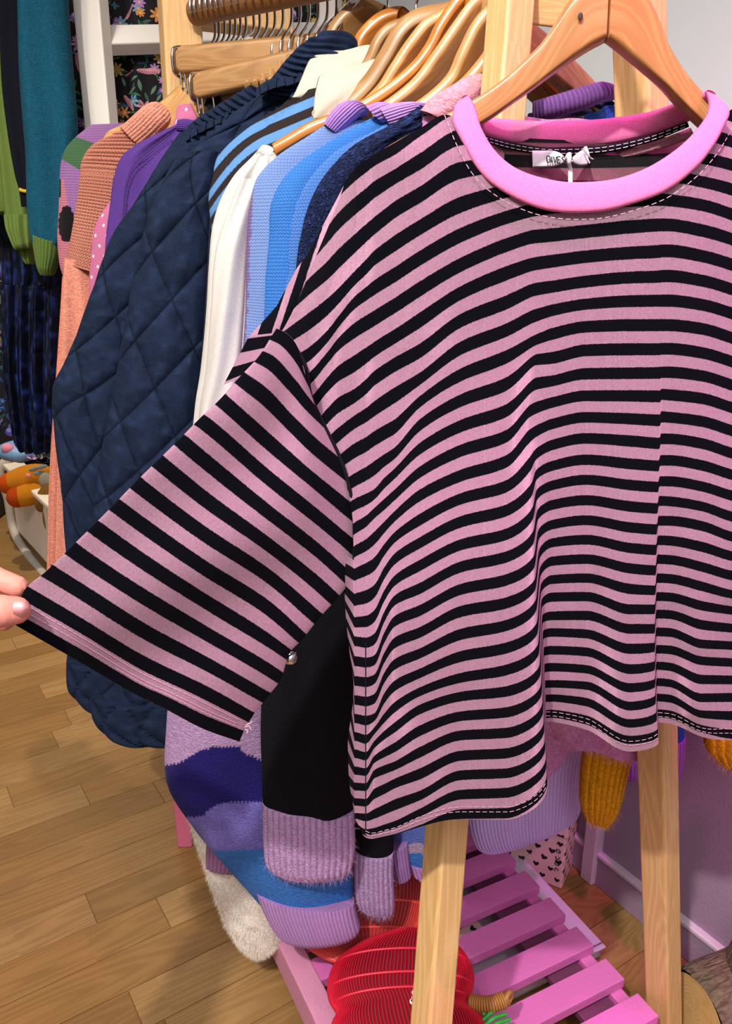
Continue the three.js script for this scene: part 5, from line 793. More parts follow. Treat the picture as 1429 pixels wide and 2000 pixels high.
// ------------------------------------------------------------------ left background: other clothes, ladder shelf, floral cloth
{
  const t = thing('ladder_shelf', 'white painted ladder rack standing behind the pine post', 'ladder rack');
  mesh('upright', beam(P(166, -120, 1.80), P(214, 420, 1.80), 0.046, 0.03, 0.25, 0.003), M.white, t);
  mesh('upright', beam(P(642, -120, 2.2), P(650, 420, 2.2), 0.04, 0.03, 0.25, 0.003), M.white, t);
  mesh('rung', beam(P(186, 80, 1.815), P(650, 68, 2.2), 0.04, 0.025, 0, 0.003), M.white, t);
  mesh('rung', beam(P(214, 420, 1.815), P(650, 380, 2.2), 0.04, 0.025, 0, 0.003), M.white, t);
  place(t);
  const fm = std(0xffffff, { map: T.floral, bumpMap: T.plainB, bumpScale: 0.00012 });
  for (const [lab, rows] of [['black cotton dress printed with bright flowers and leaves, behind the white ladder rack', [[128, -140, 330, -140, 1.93, 0.012], [130, 60, 330, 60, 1.92, 0.018], [138, 200, 330, 200, 1.915, 0.02], [150, 330, 330, 330, 1.91, 0.02], [158, 480, 320, 480, 1.905, 0.02]]], ['black printed dress seen between the hanger hooks, right of the pine post', [[470, -140, 756, -140, 2.36, 0.012], [478, 20, 752, 10, 2.35, 0.016], [484, 140, 744, 130, 2.34, 0.016], [490, 300, 740, 300, 2.33, 0.016]]]]) {
    const t2 = thing('floral_dress', lab, 'dress'); const g = loft(rows, { nu: 60, nv: 14, disp: folds(3, 0.007) }); mesh('skirt', g, fm, t2); place(t2);
  }
}
{
  const t = thing('teal_sweater', 'deep teal knit sweater sleeve with a green ribbed cuff hanging at the upper left', 'sweater');
  mesh('sleeve', loft([[36, -140, 126, -140, 1.72, 0.03], [38, 0, 130, 0, 1.72, 0.034], [41, 140, 141, 140, 1.715, 0.036], [48, 240, 150, 240, 1.71, 0.036], [54, 310, 148, 310, 1.71, 0.036], [56, 400, 140, 420, 1.705, 0.034], [62, 456, 124, 470, 1.70, 0.03], [66, 466, 118, 480, 1.70, 0.027]], { nu: 40, nv: 14, round: true, disp: folds(0.8, 0.006) }), cloth(0x155a74, { map: T.fuzzC, bumpMap: T.knitB, bumpScale: 0.0003 }), t);
  rib('cuff', [[65, 456, 120, 474, 1.70, 0.027], [70, 490, 116, 500, 1.70, 0.026], [76, 520, 108, 526, 1.70, 0.024], [82, 537, 104, 538, 1.70, 0.016]], 8, 0x5f7a3a, t, { cap: true }).userData.label = 'green ribbed cuff';
  place(t);
}
{
  const t = thing('black_top', 'black garment with a thin yellow line, hanging left of the teal sleeve', 'top');
  mesh('body', loft([[0, -140, 60, -140, 1.78, 0.02], [3, 0, 62, 0, 1.78, 0.025], [6, 150, 66, 150, 1.775, 0.026], [18, 260, 74, 260, 1.772, 0.026], [32, 340, 76, 340, 1.77, 0.024], [40, 370, 76, 372, 1.77, 0.022], [44, 404, 76, 406, 1.77, 0.016]], { nu: 30, nv: 12, round: true, disp: folds(1, 0.004) }), cloth(0x10131f), t);
  mesh('piping', tube([[38, 370], [46, 373], [58, 374]].map(([x, y]) => P(x, y, 1.742)), 0.003, 12, 6), std(0xc9a32a), t);
  place(t);
}
{
  const t = thing('green_sweatshirt', 'olive green sweatshirt with two gathered cuffs at the left edge', 'sweatshirt');
  const gm = cloth(0x6c8540);
  mesh('body', loft([[-90, -140, 30, -140, 1.86, 0.03], [-90, 150, 20, 150, 1.85, 0.03], [-90, 390, 30, 390, 1.84, 0.03], [-80, 408, 14, 408, 1.84, 0.02]], { nu: 30, nv: 12, round: true, disp: folds(1, 0.005) }), gm, t);
  mesh('sleeve', loft([[-10, 60, 40, 60, 1.82, 0.024], [-2, 200, 40, 200, 1.815, 0.026], [4, 300, 52, 300, 1.81, 0.027], [8, 370, 60, 370, 1.81, 0.027], [12, 424, 64, 420, 1.81, 0.024]], { nu: 30, nv: 14, round: true, disp: folds(1, 0.004) }), gm, t);
  mesh('cuff', loft([[10, 420, 66, 418, 1.80, 0.024], [15, 448, 66, 446, 1.80, 0.026], [28, 480, 66, 474, 1.80, 0.024], [32, 488, 64, 484, 1.80, 0.016]], { nu: 40, nv: 12, round: true, cap: true, disp: (u, r) => 0.003 * Math.sin(u * 22) }), gm, t);
  mesh('cuff', loft([[38, 476, 70, 476, 1.83, 0.02], [44, 498, 68, 500, 1.83, 0.02], [52, 514, 66, 516, 1.83, 0.014]], { nu: 30, nv: 12, round: true, cap: true, disp: (u, r) => 0.003 * Math.sin(u * 18) }), gm, t);
  place(t);
}
{
  const t = thing('velvet_dress', 'midnight blue crushed velvet dress with a gathered waist at the left edge', 'dress');
  const vm = cloth(0xffffff, { map: T.velvet, bumpMap: T.barkB, bumpScale: 0.002, roughness: 0.55, sheen: 0.8, sheenColor: C(0x3048a0), sheenRoughness: 0.35 });
  mesh('bodice', loft([[-60, 250, 130, 250, 1.98, 0.03], [-30, 400, 130, 400, 1.97, 0.036], [2, 480, 126, 480, 1.965, 0.038], [6, 562, 126, 562, 1.96, 0.036]], { nu: 50, nv: 14, round: true, disp: folds(2.5, 0.006) }), vm, t);
  mesh('skirt', loft([[6, 556, 126, 556, 1.955, 0.038], [8, 620, 126, 620, 1.952, 0.044], [12, 720, 126, 720, 1.948, 0.05], [22, 800, 124, 800, 1.945, 0.05], [32, 856, 122, 858, 1.943, 0.05], [40, 872, 122, 876, 1.943, 0.046]], { nu: 70, nv: 16, round: true, disp: (u, r) => 0.009 * Math.sin(u * 30 + r * 0.4) + 0.004 * Math.sin(u * 57) }), vm, t);
  mesh('waist_seam', tube([[5, 560], [40, 563], [80, 562], [124, 558]].map(([x, y], i) => P(x, y, 1.915 + 0.03 * Math.pow((x - 62) / 60, 2))), 0.003, 30, 6), std(0x0a0f22), t);
  place(t);
  const t2 = thing('patterned_dress', 'blue and black patterned dress just visible at the very left edge', 'dress');
  mesh('skirt', loft([[-80, 380, 20, 380, 2.2, 0.02], [-80, 600, 16, 600, 2.19, 0.025], [-60, 760, 30, 760, 2.18, 0.025], [-50, 850, 44, 850, 2.18, 0.025]], { nu: 30, nv: 12, round: true, disp: folds(2, 0.006) }), std(0x8fb4e0, { map: T.floral }), t2);
  place(t2);
}
// ------------------------------------------------------------------ the low white cabinet with toys, far left
{
  const a = G(36, 1052), b = G(93, 1117), dir = b.clone().sub(a).normalize(), side = V3(-dir.z, 0, dir.x); if (side.x < 0) side.negate();
  const hTop = 0.30, LEN = 1.15, DEP = 0.42;
  const t = thing('low_cabinet', 'low white cabinet with rounded frame, toys lying on top', 'cabinet');
  const c = a.clone().addScaledVector(dir, LEN / 2).addScaledVector(side, DEP / 2);
  mesh('body', boxAt(c.clone().add(V3(0, 0.03, 0)), dir, side, LEN, hTop - 0.05, DEP, 0.01), M.white, t);
  mesh('top', boxAt(c.clone().add(V3(0, hTop - 0.02, 0)), dir, side, LEN + 0.03, 0.02, DEP + 0.03, 0.006), M.white, t);
  const e = a.clone().addScaledVector(dir, -0.015).addScaledVector(side, -0.012);
  mesh('frame', tube([e.clone().addScaledVector(side, DEP + 0.02).add(V3(0, 0.02, 0)), e.clone().addScaledVector(side, DEP + 0.02).add(V3(0, hTop, 0)), e.clone().add(V3(0, hTop, 0)), e.clone().add(V3(0, hTop * 0.5, 0)), e.clone().add(V3(0, 0.05, 0)), e.clone().addScaledVector(dir, 0.05).add(V3(0, 0.016, 0)), e.clone().addScaledVector(dir, LEN - 0.06).add(V3(0, 0.016, 0)), e.clone().addScaledVector(dir, LEN).add(V3(0, 0.05, 0)), e.clone().addScaledVector(dir, LEN).add(V3(0, hTop, 0))], 0.016, 90, 12), std(0xbfbcb4, { roughness: 0.5 }), t);
  mesh('plinth', boxAt(c, dir, side, LEN - 0.12, 0.035, DEP - 0.1, 0.004), std(0x8a8478), t);
  place(t);
  const ell = (p, r, q, n = 24) => { const g = new THREE.SphereGeometry(1, n, 16); g.scale(r[0], r[1], r[2]); if (q) g.applyQuaternion(q); g.translate(p.x, p.y, p.z); return g; };
  const q = new THREE.Quaternion().setFromEuler(new THREE.Euler(0.0, 0.35, 0.22));
  const o = thing('plush_toy', 'orange felt plush with two rounded limbs and grey patches, hanging over the cabinet edge', 'toy');
  const om = fuzz(0xf09a24, { sheen: 0.3 });
  const F1 = -a.z / S + 0.0; // distance of the cabinet's near corner
  const p1 = P(52, 934, 3.30), p2 = P(54, 966, 3.24), k = 0.0033 * 0.8;
  mesh('limb', ell(p1, [0.088, 0.044, 0.05], q), om, o); mesh('limb', ell(p2, [0.062, 0.038, 0.045], q), om, o);
  mesh('tip', ell(P(22, 944, 3.285), [0.042, 0.039, 0.044], q), fuzz(0xf06414), o); mesh('tip', ell(P(33, 971, 3.225), [0.034, 0.035, 0.04], q), fuzz(0xd9560f), o);
  mesh('patch', mergeGeometries([[66, 916, 0.3], [76, 924, 0.3], [82, 912, 0.3]].map(([x, y, z]) => ell(P(x, y, 3.245), [0.018, 0.007, 0.006], q, 12))), std(0x6f7f84), o);
  mesh('nose', ell(P(55, 929, 3.235), [0.01, 0.008, 0.006], null, 12), std(0xe58a7a), o);
  place(o);
  const bp = thing('blue_pouch', 'shiny pale blue fabric pouch lying on the low cabinet', 'pouch');
  const bg = ell(P(38, 884, 3.42), [0.085, 0.036, 0.07], null, 40); { const pp = bg.attributes.position; for (let i = 0; i < pp.count; i++) { const n = 0.012 * noise(pp.getX(i) * 30, pp.getZ(i) * 30 + pp.getY(i) * 40, 0, 3); pp.setXYZ(i, pp.getX(i) + n, pp.getY(i) + n, pp.getZ(i)); } bg.computeVertexNormals(); }
  mesh('body', bg, std(0x6f9fd8, { roughness: 0.4 }), bp); mesh('knot', ell(P(15, 876, 3.36), [0.022, 0.018, 0.02], null, 14), std(0xd98ab0), bp); place(bp);
  const bc = thing('dark_cloth', 'folded black flowered cloth at the back of the low cabinet', 'cloth');
  mesh('fold', loft([[34, 862, 130, 862, 3.5, 0.03], [40, 885, 130, 885, 3.42, 0.04], [48, 905, 130, 910, 3.36, 0.03]], { nu: 30, nv: 12, disp: folds(2, 0.006) }), std(0xffffff, { map: T.floral }), bc); place(bc);
  const br = thing('brown_glove', 'tan felt toy glove dangling over the front of the low cabinet', 'glove');
  mesh('body', ell(P(88, 972, 3.17), [0.028, 0.055, 0.025], new THREE.Quaternion().setFromEuler(new THREE.Euler(0, 0, -0.5))), fuzz(0x9a7034), br); mesh('finger', ell(P(91, 1015, 3.16), [0.012, 0.042, 0.013]), fuzz(0xa9803a), br); mesh('cuff', ell(P(90, 940, 3.19), [0.022, 0.03, 0.022]), fuzz(0xb9b4a8), br); place(br);
  const cb = thing('cream_box', 'cream box with a dark lower edge at the far left edge of the shop', 'box');
  const cc = G(2, 1000); mesh('box', boxAt(V3(cc.x - 0.12, 0, cc.z), V3(1, 0, 0), V3(0, 0, 1), 0.3, 0.50, 0.3, 0.01), std(0x2a2320), cb); mesh('lid', boxAt(V3(cc.x - 0.12, 0.46, cc.z), V3(1, 0, 0), V3(0, 0, 1), 0.33, 0.09, 0.33, 0.012), std(0xcfc8a8), cb); place(cb);
}
// ------------------------------------------------------------------ the pink slatted bench and what is on and under it
const BH = 0.10;
const r2 = G(1028, 1698, BH), r6 = G(1248, 1937, BH), bA = r2.clone().sub(r6).normalize(), bB = V3(bA.z, 0, -bA.x); if (bB.x > 0) bB.negate(); // bA away, bB to the left
const pitch = r2.distanceTo(r6) / 4, BW = 0.425;
{
  const t = thing('slatted_bench', 'low bubblegum-pink slatted bench on the floor under the clothes rack', 'bench');
  const slw = pitch * 0.62;
  const at = (u, v, h) => r6.clone().addScaledVector(bA, u).addScaledVector(bB, v).setY(h);
  for (let i = -1; i <= 7; i++) { const c = at(i * pitch - slw / 2, BW / 2 - 0.012, BH - 0.016); mesh('slat', boxAt(c, bB, bA, BW - 0.03, 0.016, slw, 0.0014), M.pinkPaint, t); }
  const len = pitch * 8.62, mid = pitch * 3.0 - slw / 2;
  mesh('side_board', boxAt(at(mid, BW - 0.012, BH - 0.052), bA, bB, len, 0.054, 0.034, 0.003), M.pinkPale, t);
  mesh('side_rail', boxAt(at(mid, 0.017, BH - 0.048), bA, bB, len, 0.032, 0.022, 0.003), M.pinkPaint, t);
  mesh('support_rail', boxAt(at(mid, 0.26, BH - 0.048), bA, bB, len, 0.032, 0.03, 0.003), M.pinkPaint, t);
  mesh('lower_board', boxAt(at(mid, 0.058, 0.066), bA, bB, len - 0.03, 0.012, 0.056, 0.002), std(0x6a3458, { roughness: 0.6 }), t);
  for (const u of [mid - len / 2 + 0.03, mid + len / 2 - 0.03]) for (const v of [0.03, BW - 0.03]) mesh('leg', boxAt(at(u, v, 0), bA, bB, 0.035, BH - 0.02, 0.03, 0.003), M.pinkPaint, t);
  place(t);
  // white tray under the bench, standing out a little on the right
  const tr = thing('storage_tray', 'white shallow storage tray pushed under the pink slatted bench', 'tray');
  const n0 = G(1172, 1872, 0.0), wm = std(0xd9cfe6, { roughness: 0.5 });
  const uN = n0.clone().sub(at(0, 0, 0)).dot(bA), L = 0.30, v0 = n0.clone().sub(at(0, 0, 0)).dot(bB), W = 0.26 - v0;
  const cen = at(uN + L / 2, v0 + W / 2, 0);
  mesh('base', boxAt(cen.clone().setY(0.004), bA, bB, L, 0.006, W, 0.002), wm, tr);
  mesh('wall', mergeGeometries([boxAt(at(uN + L / 2, v0 + 0.003, 0.004), bA, bB, L, 0.028, 0.006, 0.0015), boxAt(at(uN + L / 2, v0 + W - 0.003, 0.004), bA, bB, L, 0.028, 0.006, 0.0015), boxAt(at(uN + 0.003, v0 + W / 2, 0.004), bA, bB, 0.006, 0.028, W, 0.0015), boxAt(at(uN + L - 0.003, v0 + W / 2, 0.004), bA, bB, 0.006, 0.028, W, 0.0015)]), wm, tr);
  mesh('rim', mergeGeometries([boxAt(at(uN + L / 2, (v0 + 0.012) / 2, 0.030), bA, bB, L + 0.008, 0.005, 0.012 - v0, 0.002), boxAt(at(uN - 0.003, v0 + W / 2, 0.030), bA, bB, 0.012, 0.005, W, 0.002)]), wm, tr);
  place(tr);
  // boxes printed with black hearts
  const hm = std(0xffffff, { map: T.hearts, roughness: 0.6 });
  const hb = thing('heart_box', 'pale pink box printed with small black hearts, standing on the floor beyond the pink bench', 'box');
  const k0 = G(1096, 1738), hd = G(1010, 1705).sub(k0).setY(0).normalize(), hs = V3(-hd.z, 0, hd.x); if (hs.z > 0) hs.negate();
  mesh('carton', boxAt(k0.clone().addScaledVector(hd, 0.11).addScaledVector(hs, 0.04), hd, hs, 0.22, 0.135, 0.08, 0.004), hm, hb);
  mesh('lid', boxAt(k0.clone().addScaledVector(hd, 0.11).addScaledVector(hs, 0.04).setY(0.112), hd, hs, 0.224, 0.026, 0.084, 0.004), hm, hb);
  const mk = []; for (let i = 0; i < 5; i++) { const g = new THREE.TorusGeometry(0.0032, 0.0009, 5, 10, i % 2 ? 6.3 : 4.2); g.scale(1, 1.2, 0.3); g.rotateZ(i * 1.3); const p = k0.clone().addScaledVector(hd, 0.012).addScaledVector(hs, -0.0012).setY(0.04 + i * 0.014); g.rotateY(Math.atan2(-hs.x, -hs.z)); g.translate(p.x, p.y, p.z); mk.push(g); } mesh('print', mergeGeometries(mk), std(0x17120f), hb);
  place(hb);
  const hb2 = thing('heart_box', 'flat pink box printed with small black hearts, lying under the slats of the pink bench', 'box');
  const c2 = at(pitch * 4.6, 0.17, 0.0); mesh('carton', boxAt(c2, bA, bB, 0.13, 0.044, 0.13, 0.003), hm, hb2); mesh('lid', boxAt(c2.clone().setY(0.034), bA, bB, 0.134, 0.014, 0.134, 0.003), hm, hb2); place(hb2);
}
// wicker bags: outline rows in pixels on a level that tilts from far to near, strands follow the surface
function wicker(name, label, cat, rows, h0, h1, color, dark, n, ridges, tk) {
  const t = thing(name, label, cat);
  const W = rows.map(([a, y, b, y2], i) => { const h = lerp(h0, h1, i / (rows.length - 1)); return { L: G(a, y, h), R: G(b, y2, h), t: tk[0], b: tk[1] }; });
  const o = { nu: 40, nv: 10, round: true, cap: true, face: V3(0, 1, 0.4) };
  mesh('shell', loftW(W.map((w) => ({ ...w, t: w.t * 0.93, b: w.b })), o), std(dark, { roughness: 0.6 }), t);
  // strand lines
  const g = loftW(W, { ...o, nu: n, cap: false }), p = g.attributes.position, m = n * 2 + 1, nj = (rows.length - 1) * 10, st = [];
  for (let i = 1; i < n; i++) { const pts = []; for (let j = 2; j <= nj - 2; j += 3) pts.push(V3().fromBufferAttribute(p, j * m + i)); st.push(tube(pts, 0.00095, pts.length * 2, 5)); }
  mesh('strands', mergeGeometries(st), std(color, { roughness: 0.42 }), t).userData.kind = 'stuff';
  for (const j of ridges) { const pts = []; for (let i = 0; i <= n; i += 2) pts.push(V3().fromBufferAttribute(p, j * m + i)); mesh('weave_band', tube(pts, 0.0022, 60, 6), std(color, { roughness: 0.42 }), t); }
  const rim = []; for (let j = 0; j <= nj; j += 3) rim.push(V3().fromBufferAttribute(p, j * m)); for (let j = nj; j >= 0; j -= 3) rim.push(V3().fromBufferAttribute(p, j * m + n));
  mesh('rim', tube(rim, 0.0045, 160, 8, true), std(color, { roughness: 0.45 }), t);
  return t;
}
{
  const t = wicker('wicker_bag', 'red apple-shaped wicker bag with brown stem and green leaf on the pink bench', 'bag',
    [[748, 1838, 850, 1836], [700, 1850, 888, 1850], [664, 1876, 908, 1872], [648, 1908, 919, 1902], [645, 1936, 918, 1926], [650, 1958, 914, 1946], [662, 1980, 917, 1968], [654, 2000, 940, 1992], [660, 2040, 950, 2020], [690, 2090, 950, 2070], [750, 2130, 900, 2120]], 0.165, 0.165, 0xc41230, 0x6d0818, 60, [22, 38, 52], [0.026, 0.055]);
  const s0 = G(916, 1958, 0.17), s1 = G(955, 1962, 0.175), s2 = G(992, 1950, 0.18);
  const stem = mesh('stem', tube([s0, s1, s2], 0.0088, 20, 12), std(0x8a5a2c, { roughness: 0.55 }), t);
  const wr = []; const cv = new THREE.CatmullRomCurve3([s0, s1, s2]); for (let i = 1; i < 16; i++) { const g = new THREE.TorusGeometry(0.0092, 0.0016, 5, 16), p = cv.getPointAt(i / 17), d = cv.getTangentAt(i / 17); g.applyQuaternion(new THREE.Quaternion().setFromUnitVectors(V3(0, 0, 1), d)); g.translate(p.x, p.y, p.z); wr.push(g); }
  { const g = new THREE.TorusGeometry(0.008, 0.0035, 8, 20); g.rotateY(0.9); g.translate(s2.x, s2.y, s2.z); wr.push(g); }
  mesh('wrapping', mergeGeometries(wr), std(0xa87038, { roughness: 0.5 }), stem);
  const leaf = mesh('leaf', mergeGeometries([0, 1, 2, 3, 4, 5, 6].map((i) => { const v = i / 6, a = G(lerp(950, 990, v), lerp(1962, 2030, v), 0.17), w = 24 * Math.sin(Math.PI * (0.12 + 0.8 * v)); const l = [-1, -0.5, 0, 0.5, 1].map((s) => G(lerp(952, 990, v) + s * w, lerp(1968, 2030, v) - s * 12 + Math.abs(s) * 4, 0.172 - Math.abs(s) * 0.004)); return tube(l, 0.0026, 20, 6); })), std(0x2f9a3c, { roughness: 0.5 }), t);
  const eyeW = std(0xf0efe8, { roughness: 0.4 }), eyeB = std(0x15110f, { roughness: 0.25 });
  const bd = new THREE.SphereGeometry(1, 28, 14); { const c = G(842, 1944, 0.186), w = G(889, 1940, 0.186).distanceTo(c); bd.scale(w, 0.006, w * 0.75); bd.rotateY(0.35); bd.translate(c.x, c.y, c.z); } mesh('face_badge', bd, eyeW, t);
  for (const [x, y] of [[882, 1930], [806, 1956]]) { const c = G(x, y, 0.192); const e = new THREE.SphereGeometry(0.0045, 16, 12); e.scale(1, 0.5, 1); e.translate(c.x, c.y, c.z); const em = mesh('button', e, eyeW, t); const b = new THREE.SphereGeometry(0.0026, 12, 8); b.scale(1, 0.5, 1); b.translate(c.x, c.y + 0.0028, c.z + 0.001); mesh('button_centre', b, eyeB, em); }
  place(t);
  place(wicker('wicker_bag', 'flat coral-red wicker bag lying on the pink bench behind the apple-shaped bag', 'bag',
    [[640, 1668, 790, 1664], [596, 1690, 812, 1686], [572, 1722, 824, 1716], [566, 1760, 826, 1750], [570, 1796, 820, 1786], [588, 1834, 806, 1820], [628, 1864, 780, 1850], [676, 1884, 740, 1874]], 0.155, 0.128, 0xdc4440, 0x9c2a30, 40, [20, 35, 50], [0.018, 0.02]));
}
{ // pink stool leg far left
  const t = thing('pink_stool', 'pink painted wooden stool mostly hidden behind the sweaters, one scuffed leg in view', 'stool');
  const p = G(364, 1646), X = V3(1, 0, 0), Z = V3(0, 0, 1);
  const m = std(0xc46484, { roughness: 0.55, bumpMap: T.paintB, bumpScale: 0.0006 });
  for (const [dx, dz] of [[0, 0], [0.2, 0], [0.02, -0.18], [0.2, -0.18]]) mesh('leg', boxAt(p.clone().add(V3(dx, 0, dz)), X, Z, 0.029, 0.19, 0.029, 0.004), m, t);
  mesh('seat', boxAt(p.clone().add(V3(0.105, 0.18, -0.09)), X, Z, 0.22, 0.02, 0.22, 0.005), m, t);
  place(t);
}
{ // logs
  const mkLog = (label, a, b, ra, rb, seed) => {
    const t = thing('log', label, 'log'), d = b.clone().sub(a), L = d.length(); d.normalize();
    const q = new THREE.Quaternion().setFromUnitVectors(V3(0, 1, 0), d);
    const g = new THREE.CylinderGeometry(rb, ra, L, 48, 24, true), p = g.attributes.position; for (let i = 0; i < p.count; i++) { const x = p.getX(i), y = p.getY(i), z = p.getZ(i), an = Math.atan2(z, x), k = 1 + 0.05 * (noise(Math.cos(an) * 4 + 9, y * 40 + Math.sin(an) * 4, 0, seed) - 0.5) + 0.05 * Math.sin(an * 3 + seed); p.setXYZ(i, x * k, y, z * k); }
    const uv = g.attributes.uv; for (let i = 0; i < uv.count; i++) uv.setXY(i, uv.getX(i) * 6.283 * ra, uv.getY(i) * L);
    g.computeVertexNormals(); g.applyQuaternion(q); const m = a.clone().add(b).multiplyScalar(0.5); g.translate(m.x, m.y, m.z);
    mesh('bark', g, std(0xffffff, { map: T.bark, bumpMap: T.barkB, bumpScale: 0.004 }), t);
    for (const [c, r, s] of [[a, ra, -1], [b, rb, 1]]) { const rings = []; for (let i = 0; i <= 26; i++) rings.push(new THREE.Vector2(r * 0.965 * (1 - i / 26) + 0.00001, 0.0012 * (i % 2))); const e = new THREE.LatheGeometry(rings, 48); if (s < 0) e.rotateX(Math.PI); const ep = e.attributes.position, col = []; for (let i = 0; i < ep.count; i++) { const rr = Math.hypot(ep.getX(i), ep.getZ(i)) / r, an = Math.atan2(ep.getZ(i), ep.getX(i)); const n = 0.5 + 0.5 * Math.sin(rr * 60 + 2 * noise(an * 2 + 9, rr * 3, 0, seed)); const k = C(0xd9b878).lerp(C(0x9a7038), n * 0.4 + 0.45 * sstep(0.86, 0.98, rr) + 0.4 * Math.max(0, noise(an * 3 + 20, rr * 5, 0, seed + 2) - 0.55)); col.push(k.r, k.g, k.b); } e.setAttribute('color', new THREE.Float32BufferAttribute(col, 3)); e.applyQuaternion(q); e.translate(c.x, c.y, c.z); mesh('cut_end', e, std(0xffffff, { vertexColors: true, roughness: 0.8 }), t); }
    return place(t);
  };
  const c = G(1356, 1975, 0.055);
  mkLog('short log lying by the right rack leg, its pale cut end facing left', c, c.clone().add(V3(0.13, -0.0, -0.05)), 0.054, 0.056, 3);
  const e = G(1470, 2010, 0); mkLog('taller rough-barked log standing in front of the lying log', e.clone().setY(0.0), e.clone().add(V3(0.012, 0.2, -0.02)), 0.078, 0.035, 7);
  const s = thing('white_bead', 'tiny white bead on the floor beside the baseboard', 'bead'); const bp = G(1384, 1878, 0.004); const bg = new THREE.SphereGeometry(0.0055, 14, 10); bg.scale(1, 0.7, 1); bg.translate(bp.x, bp.y, bp.z); mesh('bead', bg, std(0xe8e6f0), s); place(s);
}
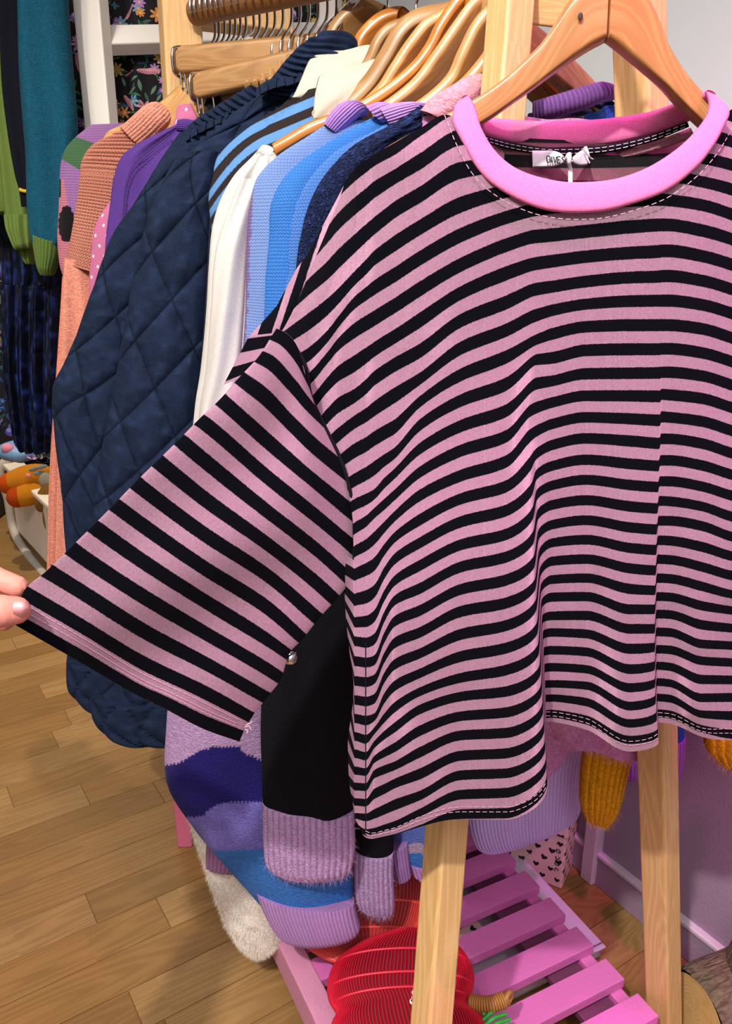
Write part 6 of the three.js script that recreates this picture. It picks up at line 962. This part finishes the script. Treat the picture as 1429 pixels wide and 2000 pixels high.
// ------------------------------------------------------------------ the hand holding the sleeve
{
  const t = thing('person', 'hand reaching in from the left, pinching the sleeve hem between thumb and finger', 'person');
  const J = (x, y, F) => P(x, y, F);
  const wrist = J(-330, 1270, 0.585), seg = [];
  const chain = (pts) => { for (let i = 0; i + 1 < pts.length; i++) seg.push([pts[i][0], pts[i + 1][0], pts[i][1], pts[i + 1][1]]); };
  chain([[J(-205, 1290, 0.60), 0.0165], [J(-95, 1218, 0.605), 0.0118], [J(0, 1194, 0.612), 0.0100], [J(32, 1192, 0.618), 0.0094]]);          // thumb
  chain([[J(-265, 1120, 0.66), 0.012], [J(-120, 1075, 0.665), 0.0095], [J(-30, 1122, 0.663), 0.0088], [J(34, 1146, 0.657), 0.0078]]);         // index finger
  chain([[J(-275, 1165, 0.67), 0.0118], [J(-130, 1180, 0.69), 0.0095], [J(-45, 1205, 0.675), 0.0086], [J(8, 1212, 0.66), 0.0075]]);           // middle finger
  chain([[J(-285, 1215, 0.675), 0.0112], [J(-165, 1250, 0.70), 0.009], [J(-110, 1255, 0.68), 0.008], [J(-75, 1240, 0.655), 0.007]]);         // ring finger
  chain([[J(-292, 1262, 0.67), 0.010], [J(-205, 1305, 0.69), 0.008], [J(-160, 1300, 0.67), 0.007], [J(-135, 1285, 0.65), 0.0064]]);           // little finger
  chain([[J(-265, 1140, 0.655), 0.014], [wrist, 0.021]]); chain([[J(-285, 1240, 0.655), 0.013], [wrist, 0.022]]); chain([[J(-205, 1290, 0.60), 0.016], [wrist, 0.02]]); chain([[J(-270, 1190, 0.65), 0.015], [wrist, 0.022]]);
  chain([[wrist, 0.024], [J(-430, 1338, 0.555), 0.026]]);
  const field = (c, size, N, list) => {
    const mc = new MarchingCubes(N, undefined, false, false, 400000); mc.isolation = 0; const k = 190;
    const ab = V3(), ap = V3(), q = V3();
    for (let z = 0; z < N; z++) for (let y = 0; y < N; y++) for (let x = 0; x < N; x++) {
      q.set(c.x + (x - N / 2) / (N / 2) * size, c.y + (y - N / 2) / (N / 2) * size, c.z + (z - N / 2) / (N / 2) * size); let s = 0, mn = 9;
      for (const [a, b, r1, r2] of list) { ab.copy(b).sub(a); ap.copy(q).sub(a); const h = clamp(ap.dot(ab) / ab.lengthSq()); const d = ap.addScaledVector(ab, -h).length() - lerp(r1, r2, h); s += Math.exp(-k * 3 * d); mn = Math.min(mn, d); }
      mc.field[x + y * N + z * N * N] = -(s > 1e-30 ? -Math.log(s) / (k * 3) : mn);
    }
    mc.update(); const n = mc.count, g = new THREE.BufferGeometry(), pos = new Float32Array(n * 3);
    for (let i = 0; i < n; i++) { pos[i * 3] = c.x + mc.positionArray[i * 3] * size; pos[i * 3 + 1] = c.y + mc.positionArray[i * 3 + 1] * size; pos[i * 3 + 2] = c.z + mc.positionArray[i * 3 + 2] * size; }
    g.setAttribute('position', new THREE.BufferAttribute(pos, 3)); return mergeVertices(g, 1e-5);
  };
  const ctr = J(-150, 1200, 0.65), g = field(ctr, 0.145, 104, seg);
  // skin tone: redder towards the finger tips and joints
  const p = g.attributes.position, col = []; const tipA = J(30, 1146, 0.657), tipB = J(40, 1190, 0.618), v = V3();
  for (let i = 0; i < p.count; i++) { v.fromBufferAttribute(p, i); const d = Math.min(v.distanceTo(tipA), v.distanceTo(tipB)); const k = C(0xdb9788).lerp(C(0xdc7f78), Math.exp(-d / 0.02) * 0.8); col.push(k.r, k.g, k.b); }
  g.setAttribute('color', new THREE.Float32BufferAttribute(col, 3)); g.computeVertexNormals();
  const sk = new THREE.MeshPhysicalMaterial({ color: 0xffffff, vertexColors: true, roughness: 0.62, specularIntensity: 0.6, bumpMap: T.plainB, bumpScale: 0.0001 });
  const body = mesh('body', g, sk, t);
  // thumb nail: a curved plate on the near side of the tip, and two knuckle creases
  const nl = gridGeo(16, 14, (i, j) => { const u = i / 16 * 2 - 1, w = j / 14 * 2 - 1, x = 40 + u * 15 * (1 - 0.12 * w * w), y = 1190 + w * 14.5 * (1 - 0.25 * u * u * (u > 0 ? 1 : 0.3)); return P(x, y, 0.6032 + 0.0045 * w * w + 0.005 * Math.max(0, u) * Math.max(0, u)); }, (i, j) => [i * 0.001, j * 0.001]);
  mesh('nail', nl, std(0xe6a0a8, { roughness: 0.3 }), body);
  const fore = loftW([[0.02, 0.0275], [0.35, 0.031], [0.7, 0.036], [1, 0.04]].map(([q, r]) => { const a = wrist.clone().lerp(J(-980, 1720, 0.36), q), up = V3(0.35, 1, 0.2).normalize(); return { L: a.clone().addScaledVector(up, r), R: a.clone().addScaledVector(up, -r), t: r }; }), { nu: 24, nv: 8, round: true, cap: true });
  mesh('sweater_sleeve', fore, cloth(0x3a3a44), t);
  place(t);
}

renderer.render(scene, camera);
